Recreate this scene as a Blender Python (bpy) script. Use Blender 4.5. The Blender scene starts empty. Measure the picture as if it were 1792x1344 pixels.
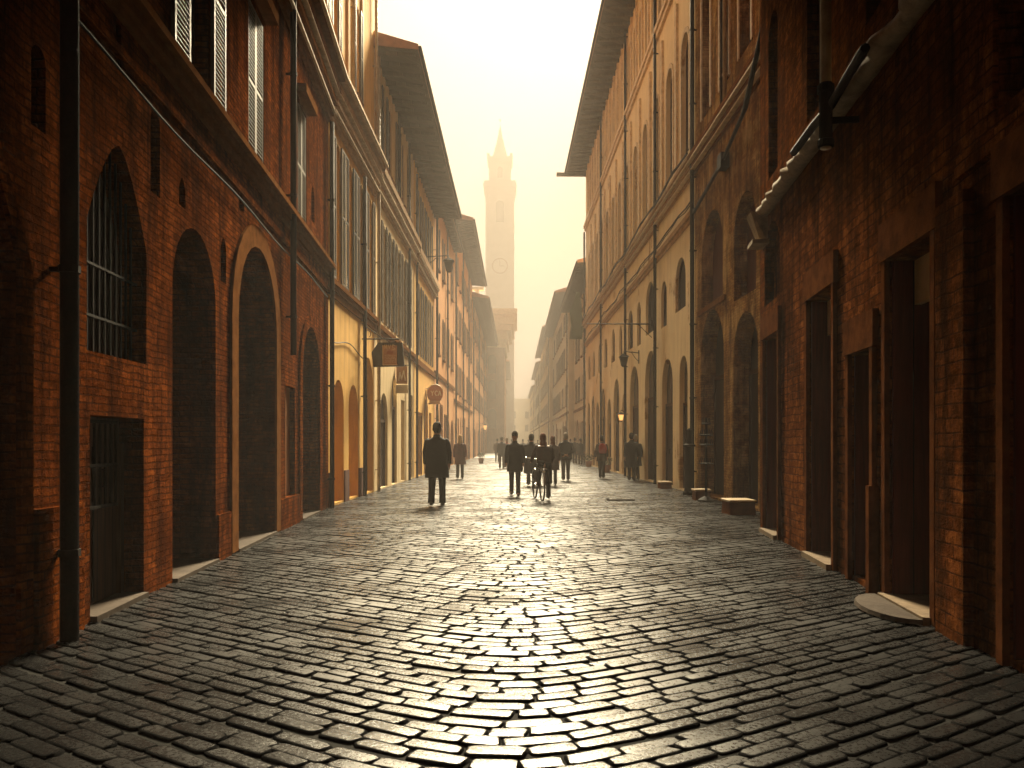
import bpy, bmesh, math, random
import numpy as np
from mathutils import Vector, Matrix
from mathutils.geometry import tessellate_polygon
random.seed(7)
R = math.radians
sc = bpy.context.scene
COL = sc.collection

# ------------------------------------------------------------------ materials
def new_mat(name):
    m = bpy.data.materials.new(name); m.use_nodes = True
    nt = m.node_tree; nt.nodes.clear()
    out = nt.nodes.new('ShaderNodeOutputMaterial')
    b = nt.nodes.new('ShaderNodeBsdfPrincipled')
    nt.links.new(b.outputs[0], out.inputs[0])
    return m, nt, b
def N(nt, t, **kw):
    n = nt.nodes.new(t)
    for k, v in kw.items():
        if k.startswith('i_'): n.inputs[k[2:].replace('_', ' ')].default_value = v
        else: setattr(n, k, v)
    return n
def mixc(nt, fac, a, b, mode='MIX'):
    n = nt.nodes.new('ShaderNodeMix'); n.data_type = 'RGBA'; n.blend_type = mode
    for sock, v in ((n.inputs[0], fac), (n.inputs[6], a), (n.inputs[7], b)):
        if isinstance(v, (int, float)): sock.default_value = v
        elif isinstance(v, (tuple, list)): sock.default_value = (*v[:3], 1)
        else: nt.links.new(v, sock)
    return n.outputs[2]
def ramp(nt, src, stops):
    n = nt.nodes.new('ShaderNodeValToRGB'); e = n.color_ramp.elements
    while len(e) < len(stops): e.new(0.5)
    for i, (p, c) in enumerate(stops):
        e[i].position = p; e[i].color = (c, c, c, 1) if isinstance(c, (int, float)) else (*c, 1)
    nt.links.new(src, n.inputs[0]); return n.outputs[0]
def wall_coords(nt):
    """x+y along the wall, z up, in metres: one mapping that runs on round every vertical face"""
    tc = nt.nodes.new('ShaderNodeTexCoord'); sp = nt.nodes.new('ShaderNodeSeparateXYZ')
    nt.links.new(tc.outputs['Object'], sp.inputs[0])
    ad = N(nt, 'ShaderNodeMath', operation='ADD'); nt.links.new(sp.outputs[0], ad.inputs[0]); nt.links.new(sp.outputs[1], ad.inputs[1])
    cb = nt.nodes.new('ShaderNodeCombineXYZ'); nt.links.new(ad.outputs[0], cb.inputs[0]); nt.links.new(sp.outputs[2], cb.inputs[1])
    return tc.outputs['Object'], cb.outputs[0], sp.outputs[2]
def noise(nt, vec, scale, detail=4, rough=.55, dist=0, dims='3D'):
    n = N(nt, 'ShaderNodeTexNoise', noise_dimensions=dims); n.inputs['Scale'].default_value = scale
    n.inputs['Detail'].default_value = detail; n.inputs['Roughness'].default_value = rough; n.inputs['Distortion'].default_value = dist
    nt.links.new(vec, n.inputs['Vector']); return n.outputs['Fac']
def scaled(nt, vec, s):
    n = N(nt, 'ShaderNodeMapping'); n.inputs['Scale'].default_value = s; nt.links.new(vec, n.inputs['Vector']); return n.outputs[0]
def bump(nt, b, h, strength=.5, dist=.01, prev=None):
    n = nt.nodes.new('ShaderNodeBump'); n.inputs['Strength'].default_value = strength; n.inputs['Distance'].default_value = dist
    nt.links.new(h, n.inputs['Height'])
    if prev is not None: nt.links.new(prev, n.inputs['Normal'])
    nt.links.new(n.outputs[0], b.inputs['Normal']); return n.outputs[0]

def brick_mat(name, c1, c2, mortar, stain=(.03, .018, .012), bw=.235, bh=.062, strength=.9, patch=None):
    m, nt, b = new_mat(name)
    obj, wc, zz = wall_coords(nt)
    wob = N(nt, 'ShaderNodeVectorMath', operation='MULTIPLY_ADD')
    nn = N(nt, 'ShaderNodeTexNoise'); nn.inputs['Scale'].default_value = 3.0; nt.links.new(wc, nn.inputs['Vector'])
    nt.links.new(nn.outputs['Color'], wob.inputs[0]); wob.inputs[1].default_value = (.09, .05, 0); nt.links.new(wc, wob.inputs[2])
    br = N(nt, 'ShaderNodeTexBrick'); nt.links.new(wob.outputs[0], br.inputs['Vector'])
    br.inputs['Color1'].default_value = (*c1, 1); br.inputs['Color2'].default_value = (*c2, 1); br.inputs['Mortar'].default_value = (*mortar, 1)
    br.inputs['Scale'].default_value = 1; br.inputs['Brick Width'].default_value = bw; br.inputs['Row Height'].default_value = bh
    br.inputs['Mortar Size'].default_value = .009; br.inputs['Mortar Smooth'].default_value = .4; br.inputs['Bias'].default_value = -.1
    n1 = noise(nt, obj, .9, 8, .65); n2 = noise(nt, obj, 9, 6, .7); n3 = noise(nt, scaled(nt, obj, (2.2, 2.2, .35)), 1.6, 6, .7)
    c = mixc(nt, ramp(nt, n2, [(.38, .0), (.62, .9)]), br.outputs['Color'], [x * .26 for x in c1])
    n5 = noise(nt, scaled(nt, wc, (3.7, 13.2, 1)), 1, 3, .8); c = mixc(nt, ramp(nt, n5, [(.52, 0), (.70, .35)]), c, [min(1, x*1.7) for x in c1])
    if patch: c = mixc(nt, ramp(nt, n1, [(.50, 0), (.62, .8)]), c, patch)
    c = mixc(nt, ramp(nt, n1, [(.36, .75), (.52, 0)]), c, [x*.45 for x in c2])
    c = mixc(nt, ramp(nt, n3, [(.42, 0.0), (.66, .88)]), c, stain)
    nt.links.new(c, b.inputs['Base Color'])
    b.inputs['Roughness'].default_value = .95; b.inputs['Specular IOR Level'].default_value = 0
    inv = N(nt, 'ShaderNodeMath', operation='SUBTRACT'); inv.inputs[0].default_value = 1; nt.links.new(br.outputs['Fac'], inv.inputs[1])
    p = bump(nt, b, inv.outputs[0], strength, .012)
    h2 = N(nt, 'ShaderNodeMath', operation='MULTIPLY_ADD'); nt.links.new(n2, h2.inputs[0]); h2.inputs[1].default_value = 1.0
    nt.links.new(noise(nt, obj, 34, 4, .7), h2.inputs[2])
    p = bump(nt, b, h2.outputs[0], .9, .025, p); bump(nt, b, noise(nt, obj, 2.3, 5, .6), .8, .07, p)
    return m
def plaster_mat(name, col, dark, rough=.85, brickshow=None, streak=.7):
    m, nt, b = new_mat(name)
    obj, wc, zz = wall_coords(nt)
    n1 = noise(nt, obj, .8, 8, .65); n2 = noise(nt, scaled(nt, obj, (2.6, 2.6, .22)), 1.4, 7, .7); n3 = noise(nt, obj, 22, 5, .7)
    c = mixc(nt, ramp(nt, n1, [(.35, 0), (.7, .55)]), col, [x * .68 for x in col])
    c = mixc(nt, ramp(nt, n2, [(.48, 0), (.78, streak)]), c, dark)
    c = mixc(nt, ramp(nt, n3, [(.55, 0), (.8, .35)]), c, dark)
    hgt = n3
    if brickshow:
        br = N(nt, 'ShaderNodeTexBrick'); nt.links.new(wc, br.inputs['Vector'])
        br.inputs['Color1'].default_value = (*brickshow, 1); br.inputs['Color2'].default_value = (*[x * .6 for x in brickshow], 1)
        br.inputs['Mortar'].default_value = (*dark, 1); br.inputs['Scale'].default_value = 1
        br.inputs['Brick Width'].default_value = .27; br.inputs['Row Height'].default_value = .075; br.inputs['Mortar Size'].default_value = .01
        n4 = noise(nt, scaled(nt, obj, (1.4, 1.4, .8)), .55, 7, .62)
        c = mixc(nt, ramp(nt, n4, [(.60, 0), (.64, 1)]), c, br.outputs['Color'])
    nt.links.new(c, b.inputs['Base Color']); b.inputs['Roughness'].default_value = rough; b.inputs['Specular IOR Level'].default_value = .15
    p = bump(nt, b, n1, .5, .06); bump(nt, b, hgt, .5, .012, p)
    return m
def stone_mat(name, col, dark, rough=.75, scale=6, amt=.7, bs=.6, metal=0, spec=.5):
    m, nt, b = new_mat(name)
    tc = nt.nodes.new('ShaderNodeTexCoord'); obj = tc.outputs['Object']
    n1 = noise(nt, obj, scale, 8, .65); n2 = noise(nt, obj, scale * 6, 5, .7)
    c = mixc(nt, ramp(nt, n1, [(.38, 0), (.72, amt)]), col, dark)
    nt.links.new(c, b.inputs['Base Color'])
    nt.links.new(ramp(nt, n2, [(.3, max(.05, rough - .15)), (.7, min(1, rough + .15))]), b.inputs['Roughness'])
    b.inputs['Metallic'].default_value = metal; b.inputs['Specular IOR Level'].default_value = spec
    bump(nt, b, n2, bs, .008)
    return m
def wood_mat(name, col, dark, rough=.6, plank=.16):
    m, nt, b = new_mat(name)
    obj, wc, zz = wall_coords(nt)
    g = noise(nt, scaled(nt, wc, (26, 1.3, 1)), 1, 6, .65, .6); n1 = noise(nt, obj, 1.7, 5, .6)
    w = N(nt, 'ShaderNodeTexBrick'); nt.links.new(wc, w.inputs['Vector']); w.offset = 0
    w.inputs['Color1'].default_value = (1, 1, 1, 1); w.inputs['Color2'].default_value = (.6, .6, .6, 1); w.inputs['Mortar'].default_value = (.1, .1, .1, 1)
    w.inputs['Scale'].default_value = 1; w.inputs['Brick Width'].default_value = plank; w.inputs['Row Height'].default_value = 30; w.inputs['Mortar Size'].default_value = .006
    c = mixc(nt, ramp(nt, g, [(.35, 0), (.7, .9)]), col, dark)
    c = mixc(nt, 1.0, c, w.outputs['Color'], 'MULTIPLY')
    c = mixc(nt, ramp(nt, n1, [(.45, 0), (.75, .6)]), c, dark)
    nt.links.new(c, b.inputs['Base Color']); b.inputs['Roughness'].default_value = rough; b.inputs['Specular IOR Level'].default_value = .2
    inv = N(nt, 'ShaderNodeMath', operation='SUBTRACT'); inv.inputs[0].default_value = 1; nt.links.new(w.outputs['Fac'], inv.inputs[1])
    p = bump(nt, b, inv.outputs[0], .8, .01); bump(nt, b, g, .35, .004, p)
    return m
def flat_mat(name, col, rough=.6, metal=0, emit=None, es=0):
    m, nt, b = new_mat(name)
    tc = nt.nodes.new('ShaderNodeTexCoord')
    n1 = noise(nt, tc.outputs['Object'], 14, 5, .6)
    c = mixc(nt, ramp(nt, n1, [(.35, 0), (.75, .6)]), col, [x * .6 for x in col])
    nt.links.new(c, b.inputs['Base Color']); b.inputs['Roughness'].default_value = rough; b.inputs['Metallic'].default_value = metal
    if emit: b.inputs['Emission Color'].default_value = (*emit, 1); b.inputs['Emission Strength'].default_value = es
    return m

M = {}
M['brick_left'] = brick_mat('brick orange red', (.29, .078, .016), (.155, .038, .009), (.085, .032, .014), stain=(.022, .009, .006))
M['brick_right'] = brick_mat('brick worn brown', (.30, .10, .027), (.14, .043, .014), (.08, .034, .018), stain=(.02, .01, .007), bw=.3, bh=.1, strength=1.0)
M['brick_gold'] = brick_mat('brick golden', (.66, .36, .13), (.42, .20, .07), (.25, .14, .06), stain=(.05, .028, .014), patch=(.66, .42, .17))
M['brick_pink'] = brick_mat('brick pale pink', (.45, .22, .11), (.36, .16, .08), (.3, .2, .12), stain=(.16, .09, .05))
M['plaster_yellow'] = plaster_mat('plaster yellow', (.82, .47, .10), (.26, .12, .035))
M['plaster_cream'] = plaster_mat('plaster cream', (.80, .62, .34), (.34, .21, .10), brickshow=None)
M['plaster_ochre'] = plaster_mat('plaster ochre worn', (.86, .68, .40), (.36, .21, .10), brickshow=(.55, .34, .15), streak=.55)
M['plaster_orange'] = plaster_mat('plaster orange', (.68, .31, .09), (.20, .10, .045))
M['plaster_rust'] = plaster_mat('plaster rust', (.42, .17, .06), (.14, .07, .035))
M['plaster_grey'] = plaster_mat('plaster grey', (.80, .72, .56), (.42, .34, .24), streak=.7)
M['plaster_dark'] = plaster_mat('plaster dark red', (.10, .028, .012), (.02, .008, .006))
M['stone_trim'] = stone_mat('stone trim brown', (.20, .085, .032), (.06, .026, .013), spec=0)
M['stone_gold'] = stone_mat('stone trim golden', (.46, .27, .11), (.16, .08, .035), spec=.1)
M['stone_red'] = stone_mat('stone door surround', (.15, .055, .02), (.045, .018, .01), scale=5, spec=0, amt=.9, bs=.9)
M['stone_step'] = stone_mat('stone worn doorstep', (.22, .16, .10), (.07, .045, .03), spec=.1)
M['stone_ledge'] = stone_mat('stone weathered ledge', (.36, .26, .15), (.09, .055, .03), scale=7, bs=1)
M['stone_pale'] = stone_mat('stone pale', (.72, .56, .34), (.26, .17, .09))
M['stone_grey'] = stone_mat('stone threshold', (.075, .058, .046), (.03, .022, .017), scale=4, spec=.05)
M['tower'] = stone_mat('tower masonry', (.44, .41, .36), (.32, .29, .25), scale=.6)
M['wood'] = wood_mat('wood door brown', (.10, .045, .02), (.03, .013, .008))
M['wood_dark'] = wood_mat('wood door almost black', (.035, .016, .009), (.014, .007, .005))
M['wood_red'] = wood_mat('wood door dark red', (.17, .03, .016), (.06, .012, .008), rough=.45, plank=.3)
M['panel'] = stone_mat('transom panel', (.70, .48, .20), (.40, .22, .08), scale=2.5, rough=.6)
M['shutter'] = stone_mat('louvre paint grey brown', (.13, .10, .06), (.04, .03, .02), rough=.55, scale=5, bs=.2)
M['shutter_dark'] = stone_mat('louvre paint dark', (.035, .035, .03), (.015, .015, .013), rough=.5, scale=5, bs=.2)
M['dark'] = flat_mat('dark interior', (.012, .007, .005), .9)
M['glass'] = flat_mat('window glass', (.016, .013, .010), .35); M['glass'].node_tree.nodes['Principled BSDF'].inputs['Specular IOR Level'].default_value = .12
M['iron'] = stone_mat('black iron', (.012, .012, .012), (.028, .017, .011), rough=.75, scale=8, bs=.3, spec=.15)
M['pipe_pale'] = stone_mat('pipe pale', (.45, .36, .22), (.2, .14, .08), rough=.5, scale=5)
M['eave'] = wood_mat('eave boards', (.10, .085, .05), (.05, .04, .025), rough=.8, plank=.35)
M['tile'] = stone_mat('roof tile', (.30, .13, .06), (.12, .06, .035), scale=3)
M['mortar'] = stone_mat('street bedding', (.010, .0095, .009), (.018, .017, .015), rough=.95, scale=20, spec=.1)
M['cloth_black'] = stone_mat('cloth black', (.010, .010, .012), (.018, .016, .018), rough=.9, scale=12, bs=.2, spec=.2)
M['cloth_navy'] = stone_mat('cloth navy', (.014, .018, .028), (.01, .01, .016), rough=.9, scale=12, bs=.2, spec=.2)
M['cloth_grey'] = stone_mat('cloth grey', (.030, .030, .034), (.018, .018, .02), rough=.9, scale=12, bs=.2, spec=.2)
M['cloth_red'] = stone_mat('cloth wine red', (.10, .015, .012), (.04, .012, .012), rough=.85, scale=9, bs=.2, spec=.2)
M['cloth_rust'] = stone_mat('cloth rust', (.22, .05, .02), (.08, .02, .012), rough=.85, scale=9, bs=.2, spec=.2)
M['cloth_brown'] = stone_mat('cloth brown', (.05, .022, .014), (.02, .012, .01), rough=.9, scale=9, bs=.2, spec=.2)
M['bag_red'] = stone_mat('bag bright red', (.50, .022, .018), (.25, .015, .012), rough=.7, scale=9, bs=.2)
M['skin'] = flat_mat('skin', (.48, .24, .14), .55)
M['hair_dark'] = stone_mat('hair dark', (.012, .009, .007), (.03, .02, .014), rough=.9, spec=.1, scale=30)
M['hair_blond'] = stone_mat('hair blond', (.55, .38, .20), (.35, .22, .1), rough=.9, spec=.1, scale=30)
M['hair_grey'] = stone_mat('hair grey', (.35, .32, .28), (.2, .18, .15), rough=.9, spec=.1, scale=30)
M['hair_red'] = stone_mat('hair auburn', (.14, .04, .015), (.07, .02, .01), rough=.9, spec=.1, scale=30)
M['leather'] = flat_mat('shoe leather', (.012, .010, .009), .4)
M['rubber'] = flat_mat('rubber', (.012, .012, .012), .7)
M['chrome'] = flat_mat('bike metal', (.35, .34, .33), .3, .9)
M['bike_paint'] = flat_mat('bike paint', (.02, .022, .03), .35)
M['sign_black'] = stone_mat('sign black', (.018, .02, .016), (.035, .03, .022), rough=.4, scale=6, bs=.2)
M['sign_tan'] = stone_mat('sign tan', (.60, .36, .19), (.36, .18, .09), rough=.5, scale=9, bs=.2)
M['sign_red'] = stone_mat('sign red', (.46, .17, .06), (.30, .10, .04), rough=.45, scale=9, bs=.2)
M['sign_cream'] = flat_mat('sign cream', (.9, .74, .48), .5)
M['banner'] = stone_mat('banner cloth', (.50, .28, .12), (.3, .12, .05), rough=.8, scale=10, bs=.2)
M['green'] = stone_mat('leaf', (.05, .08, .03), (.03, .05, .02), rough=.6, scale=10)
M['blossom'] = flat_mat('blossom', (.75, .68, .55), .6)
M['terracotta'] = stone_mat('terracotta', (.30, .12, .06), (.14, .07, .04), scale=5)
M['lamp_glass'] = flat_mat('lit lamp glass', (.8, .5, .25), .3, 0, (1, .45, .13), .1)

def cobble_mat():
    m, nt, b = new_mat('cobble stone wet')
    tc = nt.nodes.new('ShaderNodeTexCoord'); obj = tc.outputs['Object']
    at = N(nt, 'ShaderNodeAttribute', attribute_name='tone')
    n1 = noise(nt, obj, 1.1, 5, .6); n2 = noise(nt, obj, 38, 6, .72); n3 = noise(nt, obj, 140, 3, .6)
    c = mixc(nt, at.outputs['Fac'], (.006, .006, .0066), (.019, .0188, .019))
    c = mixc(nt, ramp(nt, n2, [(.4, 0), (.75, .6)]), c, (.008, .008, .008))
    nt.links.new(c, b.inputs['Base Color'])
    rr = N(nt, 'ShaderNodeMath', operation='MULTIPLY_ADD'); nt.links.new(ramp(nt, n2, [(.3, .15), (.75, .42)]), rr.inputs[0]); rr.inputs[1].default_value = .8
    nt.links.new(ramp(nt, n1, [(.35, .0), (.7, .14)]), rr.inputs[2]); nt.links.new(rr.outputs[0], b.inputs['Roughness'])
    b.inputs['IOR'].default_value = 1.42; b.inputs['Coat Roughness'].default_value = .24
    ed = N(nt, 'ShaderNodeAttribute', attribute_name='edge')
    for sock, k in (('Specular IOR Level', .34), ('Coat Weight', .08)):
        mm = N(nt, 'ShaderNodeMapRange'); nt.links.new(ed.outputs['Fac'], mm.inputs[0]); mm.inputs[2].default_value = .0; mm.inputs[1].default_value = .6; mm.inputs[3].default_value = k; mm.inputs[4].default_value = 0
        mm.inputs[1].default_value = 0.0; mm.inputs[2].default_value = .6; nt.links.new(mm.outputs[0], b.inputs[sock])
    p = bump(nt, b, n2, .3, .004); bump(nt, b, n3, .2, .002, p)
    return m
M['cobble'] = cobble_mat()

# ------------------------------------------------------------------ mesh helper
class MB:
    def __init__(s): s.v = []; s.f = []
    def add(s, vs, fs):
        k = len(s.v); s.v += [tuple(p) for p in vs]; s.f += [tuple(i + k for i in f) for f in fs]; return s
    def box(s, x0, x1, y0, y1, z0, z1):
        return s.add([(x0,y0,z0),(x1,y0,z0),(x1,y1,z0),(x0,y1,z0),(x0,y0,z1),(x1,y0,z1),(x1,y1,z1),(x0,y1,z1)],
                     [(0,3,2,1),(4,5,6,7),(0,1,5,4),(1,2,6,5),(2,3,7,6),(3,0,4,7)])
    def tube(s, path, r, n=8, cap=True):
        P = [Vector(p) for p in path]; rs = r if isinstance(r, (list, tuple)) else [r] * len(P)
        vs = []; fs = []; ref = None
        for i, p in enumerate(P):
            t = (P[min(i+1, len(P)-1)] - P[max(i-1, 0)]).normalized()
            if ref is None: ref = Vector((0,0,1)) if abs(t.z) < .9 else Vector((1,0,0))
            a = (ref - t * ref.dot(t)).normalized(); ref = a; b = t.cross(a)
            for k in range(n):
                w = 2 * math.pi * k / n; q = p + (a * math.cos(w) + b * math.sin(w)) * rs[i]; vs.append(q)
        for i in range(len(P) - 1):
            for k in range(n): fs.append((i*n+k, i*n+(k+1) % n, (i+1)*n+(k+1) % n, (i+1)*n+k))
        if cap: fs.append(tuple(range(n))[::-1]); fs.append(tuple((len(P)-1)*n+k for k in range(n)))
        return s.add(vs, fs)
    def prism(s, poly, y0, y1):
        """poly in (x,z), extruded along y"""
        n = len(poly); vs = [(x, y0, z) for x, z in poly] + [(x, y1, z) for x, z in poly]
        fs = [tuple(range(n)), tuple(range(2*n-1, n-1, -1))] + [(i, i+n, (i+1) % n + n, (i+1) % n) for i in range(n)]
        return s.add(vs, fs)
    def rings(s, rings, closed_caps=True):
        n = len(rings[0]); vs = [p for r in rings for p in r]; fs = []
        for i in range(len(rings)-1):
            for k in range(n): fs.append((i*n+k, i*n+(k+1) % n, (i+1)*n+(k+1) % n, (i+1)*n+k))
        if closed_caps: fs.append(tuple(range(n))[::-1]); fs.append(tuple((len(rings)-1)*n+k for k in range(n)))
        return s.add(vs, fs)
    def lathe(s, prof, cx=0, cy=0, n=14):
        rr = [[(cx + r*math.cos(2*math.pi*k/n), cy + r*math.sin(2*math.pi*k/n), z) for k in range(n)] for r, z in prof]
        return s.rings(rr)
    def mesh(s, name, mat, smooth=False, flip=True):
        me = bpy.data.meshes.new(name); me.from_pydata(s.v, [], s.f); me.validate()
        bm = bmesh.new(); bm.from_mesh(me); bmesh.ops.recalc_face_normals(bm, faces=bm.faces); bm.to_mesh(me); bm.free()
        me.materials.append(mat)
        if smooth:
            for p in me.polygons: p.use_smooth = True
        return me
    def build(s, name, mat, parent=None, loc=(0,0,0), rot=0, smooth=False):
        return link(name, s.mesh(name, mat, smooth), parent, loc, rot)
def link(name, me, parent=None, loc=(0,0,0), rot=0):
    o = bpy.data.objects.new(name, me); COL.objects.link(o)
    if parent is not None: o.parent = parent
    o.location = loc; o.rotation_euler = (0, 0, rot); return o
def tag(o, label=None, cat=None, group=None, kind=None):
    if label: o['label'] = label
    if cat: o['category'] = cat
    if group: o['group'] = group
    if kind: o['kind'] = kind
    return o
def empty(name, loc, rot, label, cat, group=None):
    o = bpy.data.objects.new(name, None); COL.objects.link(o); o.empty_display_size = .3
    o.location = loc; o.rotation_euler = (0, 0, rot); return tag(o, label, cat, group)

# ------------------------------------------------------------------ facades
def outline(u0, u1, z0, z1, kind='round', n=14):
    if kind == 'rect': return [(u0, z0), (u1, z0), (u1, z1), (u0, z1)]
    c = (u0+u1)/2; a = (u1-u0)/2
    rise = a if kind == 'round' else (a*1.25 if kind == 'pointed' else a*.4)
    rise = min(rise, (z1-z0)*.9); zs = z1 - rise
    pts = [(u0, z0), (u1, z0)]
    for i in range(n+1):
        t = math.pi * i / n
        if kind == 'pointed':
            x = math.cos(t); y = (1 - abs(x)**1.55)
            pts.append((c + a*x, zs + rise*max(0, y)))
        else: pts.append((c + a*math.cos(t), zs + rise*math.sin(t)))
    return pts

class Facade:
    """A building front standing on the line P0 -> P1. Local x runs along it, local y*s points to the street."""
    def __init__(s, name, P0, P1, side, label, cat='building', group=None):
        s.P0 = Vector((*P0, 0)); s.P1 = Vector((*P1, 0)); d = (s.P1 - s.P0); s.L = d.length; s.d = d.normalized()
        s.s = -1 if side == 'left' else 1
        s.rot = math.atan2(s.d.y, s.d.x)
        s.root = empty(name, s.P0, s.rot, label, cat, group); s.ops = []
    def U(s, Y): return (Y - s.P0.y) / s.d.y
    def box(s, mb, u0, u1, o0, o1, z0, z1):
        a, b = sorted((o0*s.s, o1*s.s)); return mb.box(u0, u1, a, b, z0, z1)
    def part(s, name, mb, mat, parent=None, loc=(0,0,0), smooth=False): return mb.build(name, mat, parent or s.root, loc, 0, smooth)
    def wall(s, z1, mat, depth=7, z0=-.15, name='wall'):
        L = s.L; mb = MB(); Y = s.s
        loops = [[(0, z0), (L, z0), (L, z1), (0, z1)]] + [o['poly'] for o in s.ops]
        allp = [p for l in loops for p in l]
        tris = tessellate_polygon([[Vector((x, z, 0)) for x, z in l] for l in loops])
        mb.add([(x, 0, z) for x, z in allp], [tuple(t) for t in tris])
        for o in s.ops:
            p = o['poly']; n = len(p); d = o['depth'] + .12
            mb.add([(x, 0, z) for x, z in p] + [(x, -d*Y, z) for x, z in p], [(i, (i+1) % n, (i+1) % n+n, i+n) for i in range(n)])
            mb.add([(x, -d*Y, z) for x, z in p], [tuple(range(n))])
        D = -depth*Y
        mb.add([(0,0,z0),(L,0,z0),(L,0,z1),(0,0,z1),(0,D,z0),(L,D,z0),(L,D,z1),(0,D,z1)],
               [(0,3,7,4),(1,5,6,2),(4,7,6,5),(3,2,6,7)])
        me = bpy.data.meshes.new(name); me.from_pydata(mb.v, [], mb.f); me.materials.append(mat)
        return link(name, me, s.root)
    def open(s, u0, u1, z0, z1, kind='round', depth=.3, fill='door', mat='wood', ring=0, ringmat='stone_trim', tymp=False, sill=False, proud=.035, **kw):
        poly = outline(u0, u1, z0, z1, kind); s.ops.append(dict(poly=poly, depth=depth))
        Y = s.s; w = u1-u0; c = (u0+u1)/2
        base = (c, 0, z0)
        lp = [(x-c, z-z0) for x, z in poly]
        P = None
        if fill in ('door', 'brick', 'plaster'):
            nm = {'door': 'door', 'brick': 'blind_arch', 'plaster': 'niche'}[fill]
            mb = MB(); mb.prism(lp, -depth*Y, -(depth+.06)*Y)
            P = mb.build(nm, M[mat], s.root, base)
            if fill == 'door':
                zt = z1-z0
                if tymp:
                    k = tymp; t = MB(); s.box(t, -w/2+.02, w/2-.02, -depth+.05, -depth, k, k+.09); s.box(t, -.035, .035, -depth+.03, -depth, k+.09, zt-.02 if kind == 'rect' else zt-.04)
                    t.build('transom_bar', M['wood'], P)
                    g = MB(); pp = [(x*.93, max(k+.09, z-.04)) for x, z in lp if z > k]; 
                    if len(pp) > 2:
                        pp = [(-w/2*.93, k+.09), (w/2*.93, k+.09)] + [q for q in pp if q[1] > k+.1]
                        g.prism(pp, -(depth-.012)*Y, -(depth-.004)*Y); g.build('fanlight', M['glass'], P)
                else: k = zt*.86
                h = MB(); s.box(h, -.012, .012, -depth+.012, -depth+.001, .03, k*.98); h.build('door_gap', M['dark'], P)
                h = MB()
                for x in (-w/2+.0, w/2-.07): h = MB(); s.box(h, x, x+.07, -depth+.045, -depth, .0, k); h.build('door_jamb', M['wood'], P)
                h = MB(); h.tube([(.08, (-depth+.02)*Y, 1.0), (.08, (-depth+.07)*Y, 1.0), (.08, (-depth+.07)*Y, 1.14), (.08, (-depth+.02)*Y, 1.14)], .012, 6)
                h.build('handle', M['iron'], P)
        elif fill in ('window', 'grille', 'dark'):
            mb = MB(); inner = [(x*(1-.14/w*1.0), max(.07, min(z, (z1-z0)-.0) * 1.0 - (.07 if z > .01 else 0))) for x, z in lp]
            n = len(lp); a = -depth*Y; b = (-depth+.05)*Y
            mb.add([(x, b, z) for x, z in lp]+[(x, b, z) for x, z in inner]+[(x, a, z) for x, z in lp]+[(x, a, z) for x, z in inner],
                   [(i, (i+1) % n, n+(i+1) % n, n+i) for i in range(n)]+[(n+i, n+(i+1) % n, 3*n+(i+1) % n, 3*n+i) for i in range(n)])
            if fill == 'window':
                s.box(mb, -.03, .03, -depth+.045, -depth+.005, .05, (z1-z0)-.06)
                for zz in ((z1-z0)*.36, (z1-z0)*.68): s.box(mb, -w/2+.05, w/2-.05, -depth+.04, -depth+.008, zz-.02, zz+.02)
            P = mb.build('window', M['wood'], s.root, base)
            g = MB(); g.prism(lp, a, (-(depth+.02))*Y); g.build('pane', M['glass'] if fill != 'dark' else M['dark'], P)
            if fill == 'grille':
                g = MB(); k = max(4, int(w/.11))
                def top(x):
                    zs = [z for xx, z in lp if abs(xx - x) < w/2/k*1.4]; return max(zs) if zs else z1-z0
                a_ = w/2; rise = min(a_*1.25, (z1-z0)*.9) if kind == 'pointed' else (a_ if kind == 'round' else 0)
                for i in range(1, k):
                    x = -w/2 + w*i/k
                    zt = (z1-z0) - rise + rise*(1-abs(x/a_)**1.55 if kind == 'pointed' else math.sqrt(max(0, 1-(x/a_)**2)) if kind == 'round' else 0)
                    g.tube([(x, -.10*Y, .0), (x, -.10*Y, zt)], .011, 6)
                zz = .3
                while zz < (z1-z0)-rise+.1: s.box(g, -w/2, w/2, -.085, -.115, zz, zz+.02); zz += .42
                g.build('grille', M['iron'], P)
        if ring:
            outp = outline(u0-ring, u1+ring, z0, z1+ring, kind); outp = [(x-c, z-z0) for x, z in outp]
            if kind == 'rect': outp = [(-w/2-ring, 0), (w/2+ring, 0), (w/2+ring, z1-z0+ring), (-w/2-ring, z1-z0+ring)]
            n = len(lp); a = proud*Y; mb = MB(); b = .002*Y
            idx = [i for i in range(n) if i != 0]    # leave the foot open
            mb.add([(x, a, z) for x, z in lp]+[(x, a, z) for x, z in outp]+[(x, b, z) for x, z in lp]+[(x, b, z) for x, z in outp],
                   [(i, (i+1) % n, n+(i+1) % n, n+i) for i in idx]+[(i, (i+1) % n, 2*n+(i+1) % n, 2*n+i) for i in idx]+[(n+i, n+(i+1) % n, 3*n+(i+1) % n, 3*n+i) for i in idx])
            mb.build('surround', M[ringmat], P or s.root, (0,0,0) if P else base)
        if sill:
            mb = MB(); s.box(mb, -w/2-.1, w/2+.1, .12, -.02, -.1, -.004); mb.build('sill', M['stone_trim'], P or s.root, (0,0,0) if P else base)
        return P, c
    def shutters(s, P, w, h, mat='shutter', ajar=0, both=True, lw=None, o=.02):
        """louvred leaves folded back flat beside the window"""
        lw = lw or w/2
        me = louvre(lw, h, M[mat])
        for sd in ((-1, 1) if both else (1,)):
            x = sd*(w/2 + lw/2 + .015)
            q = link('shutter', me, P, (x, (o+.025)*s.s, 0)); q.rotation_euler = (0, 0, 0 if s.s > 0 else math.pi)
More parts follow.
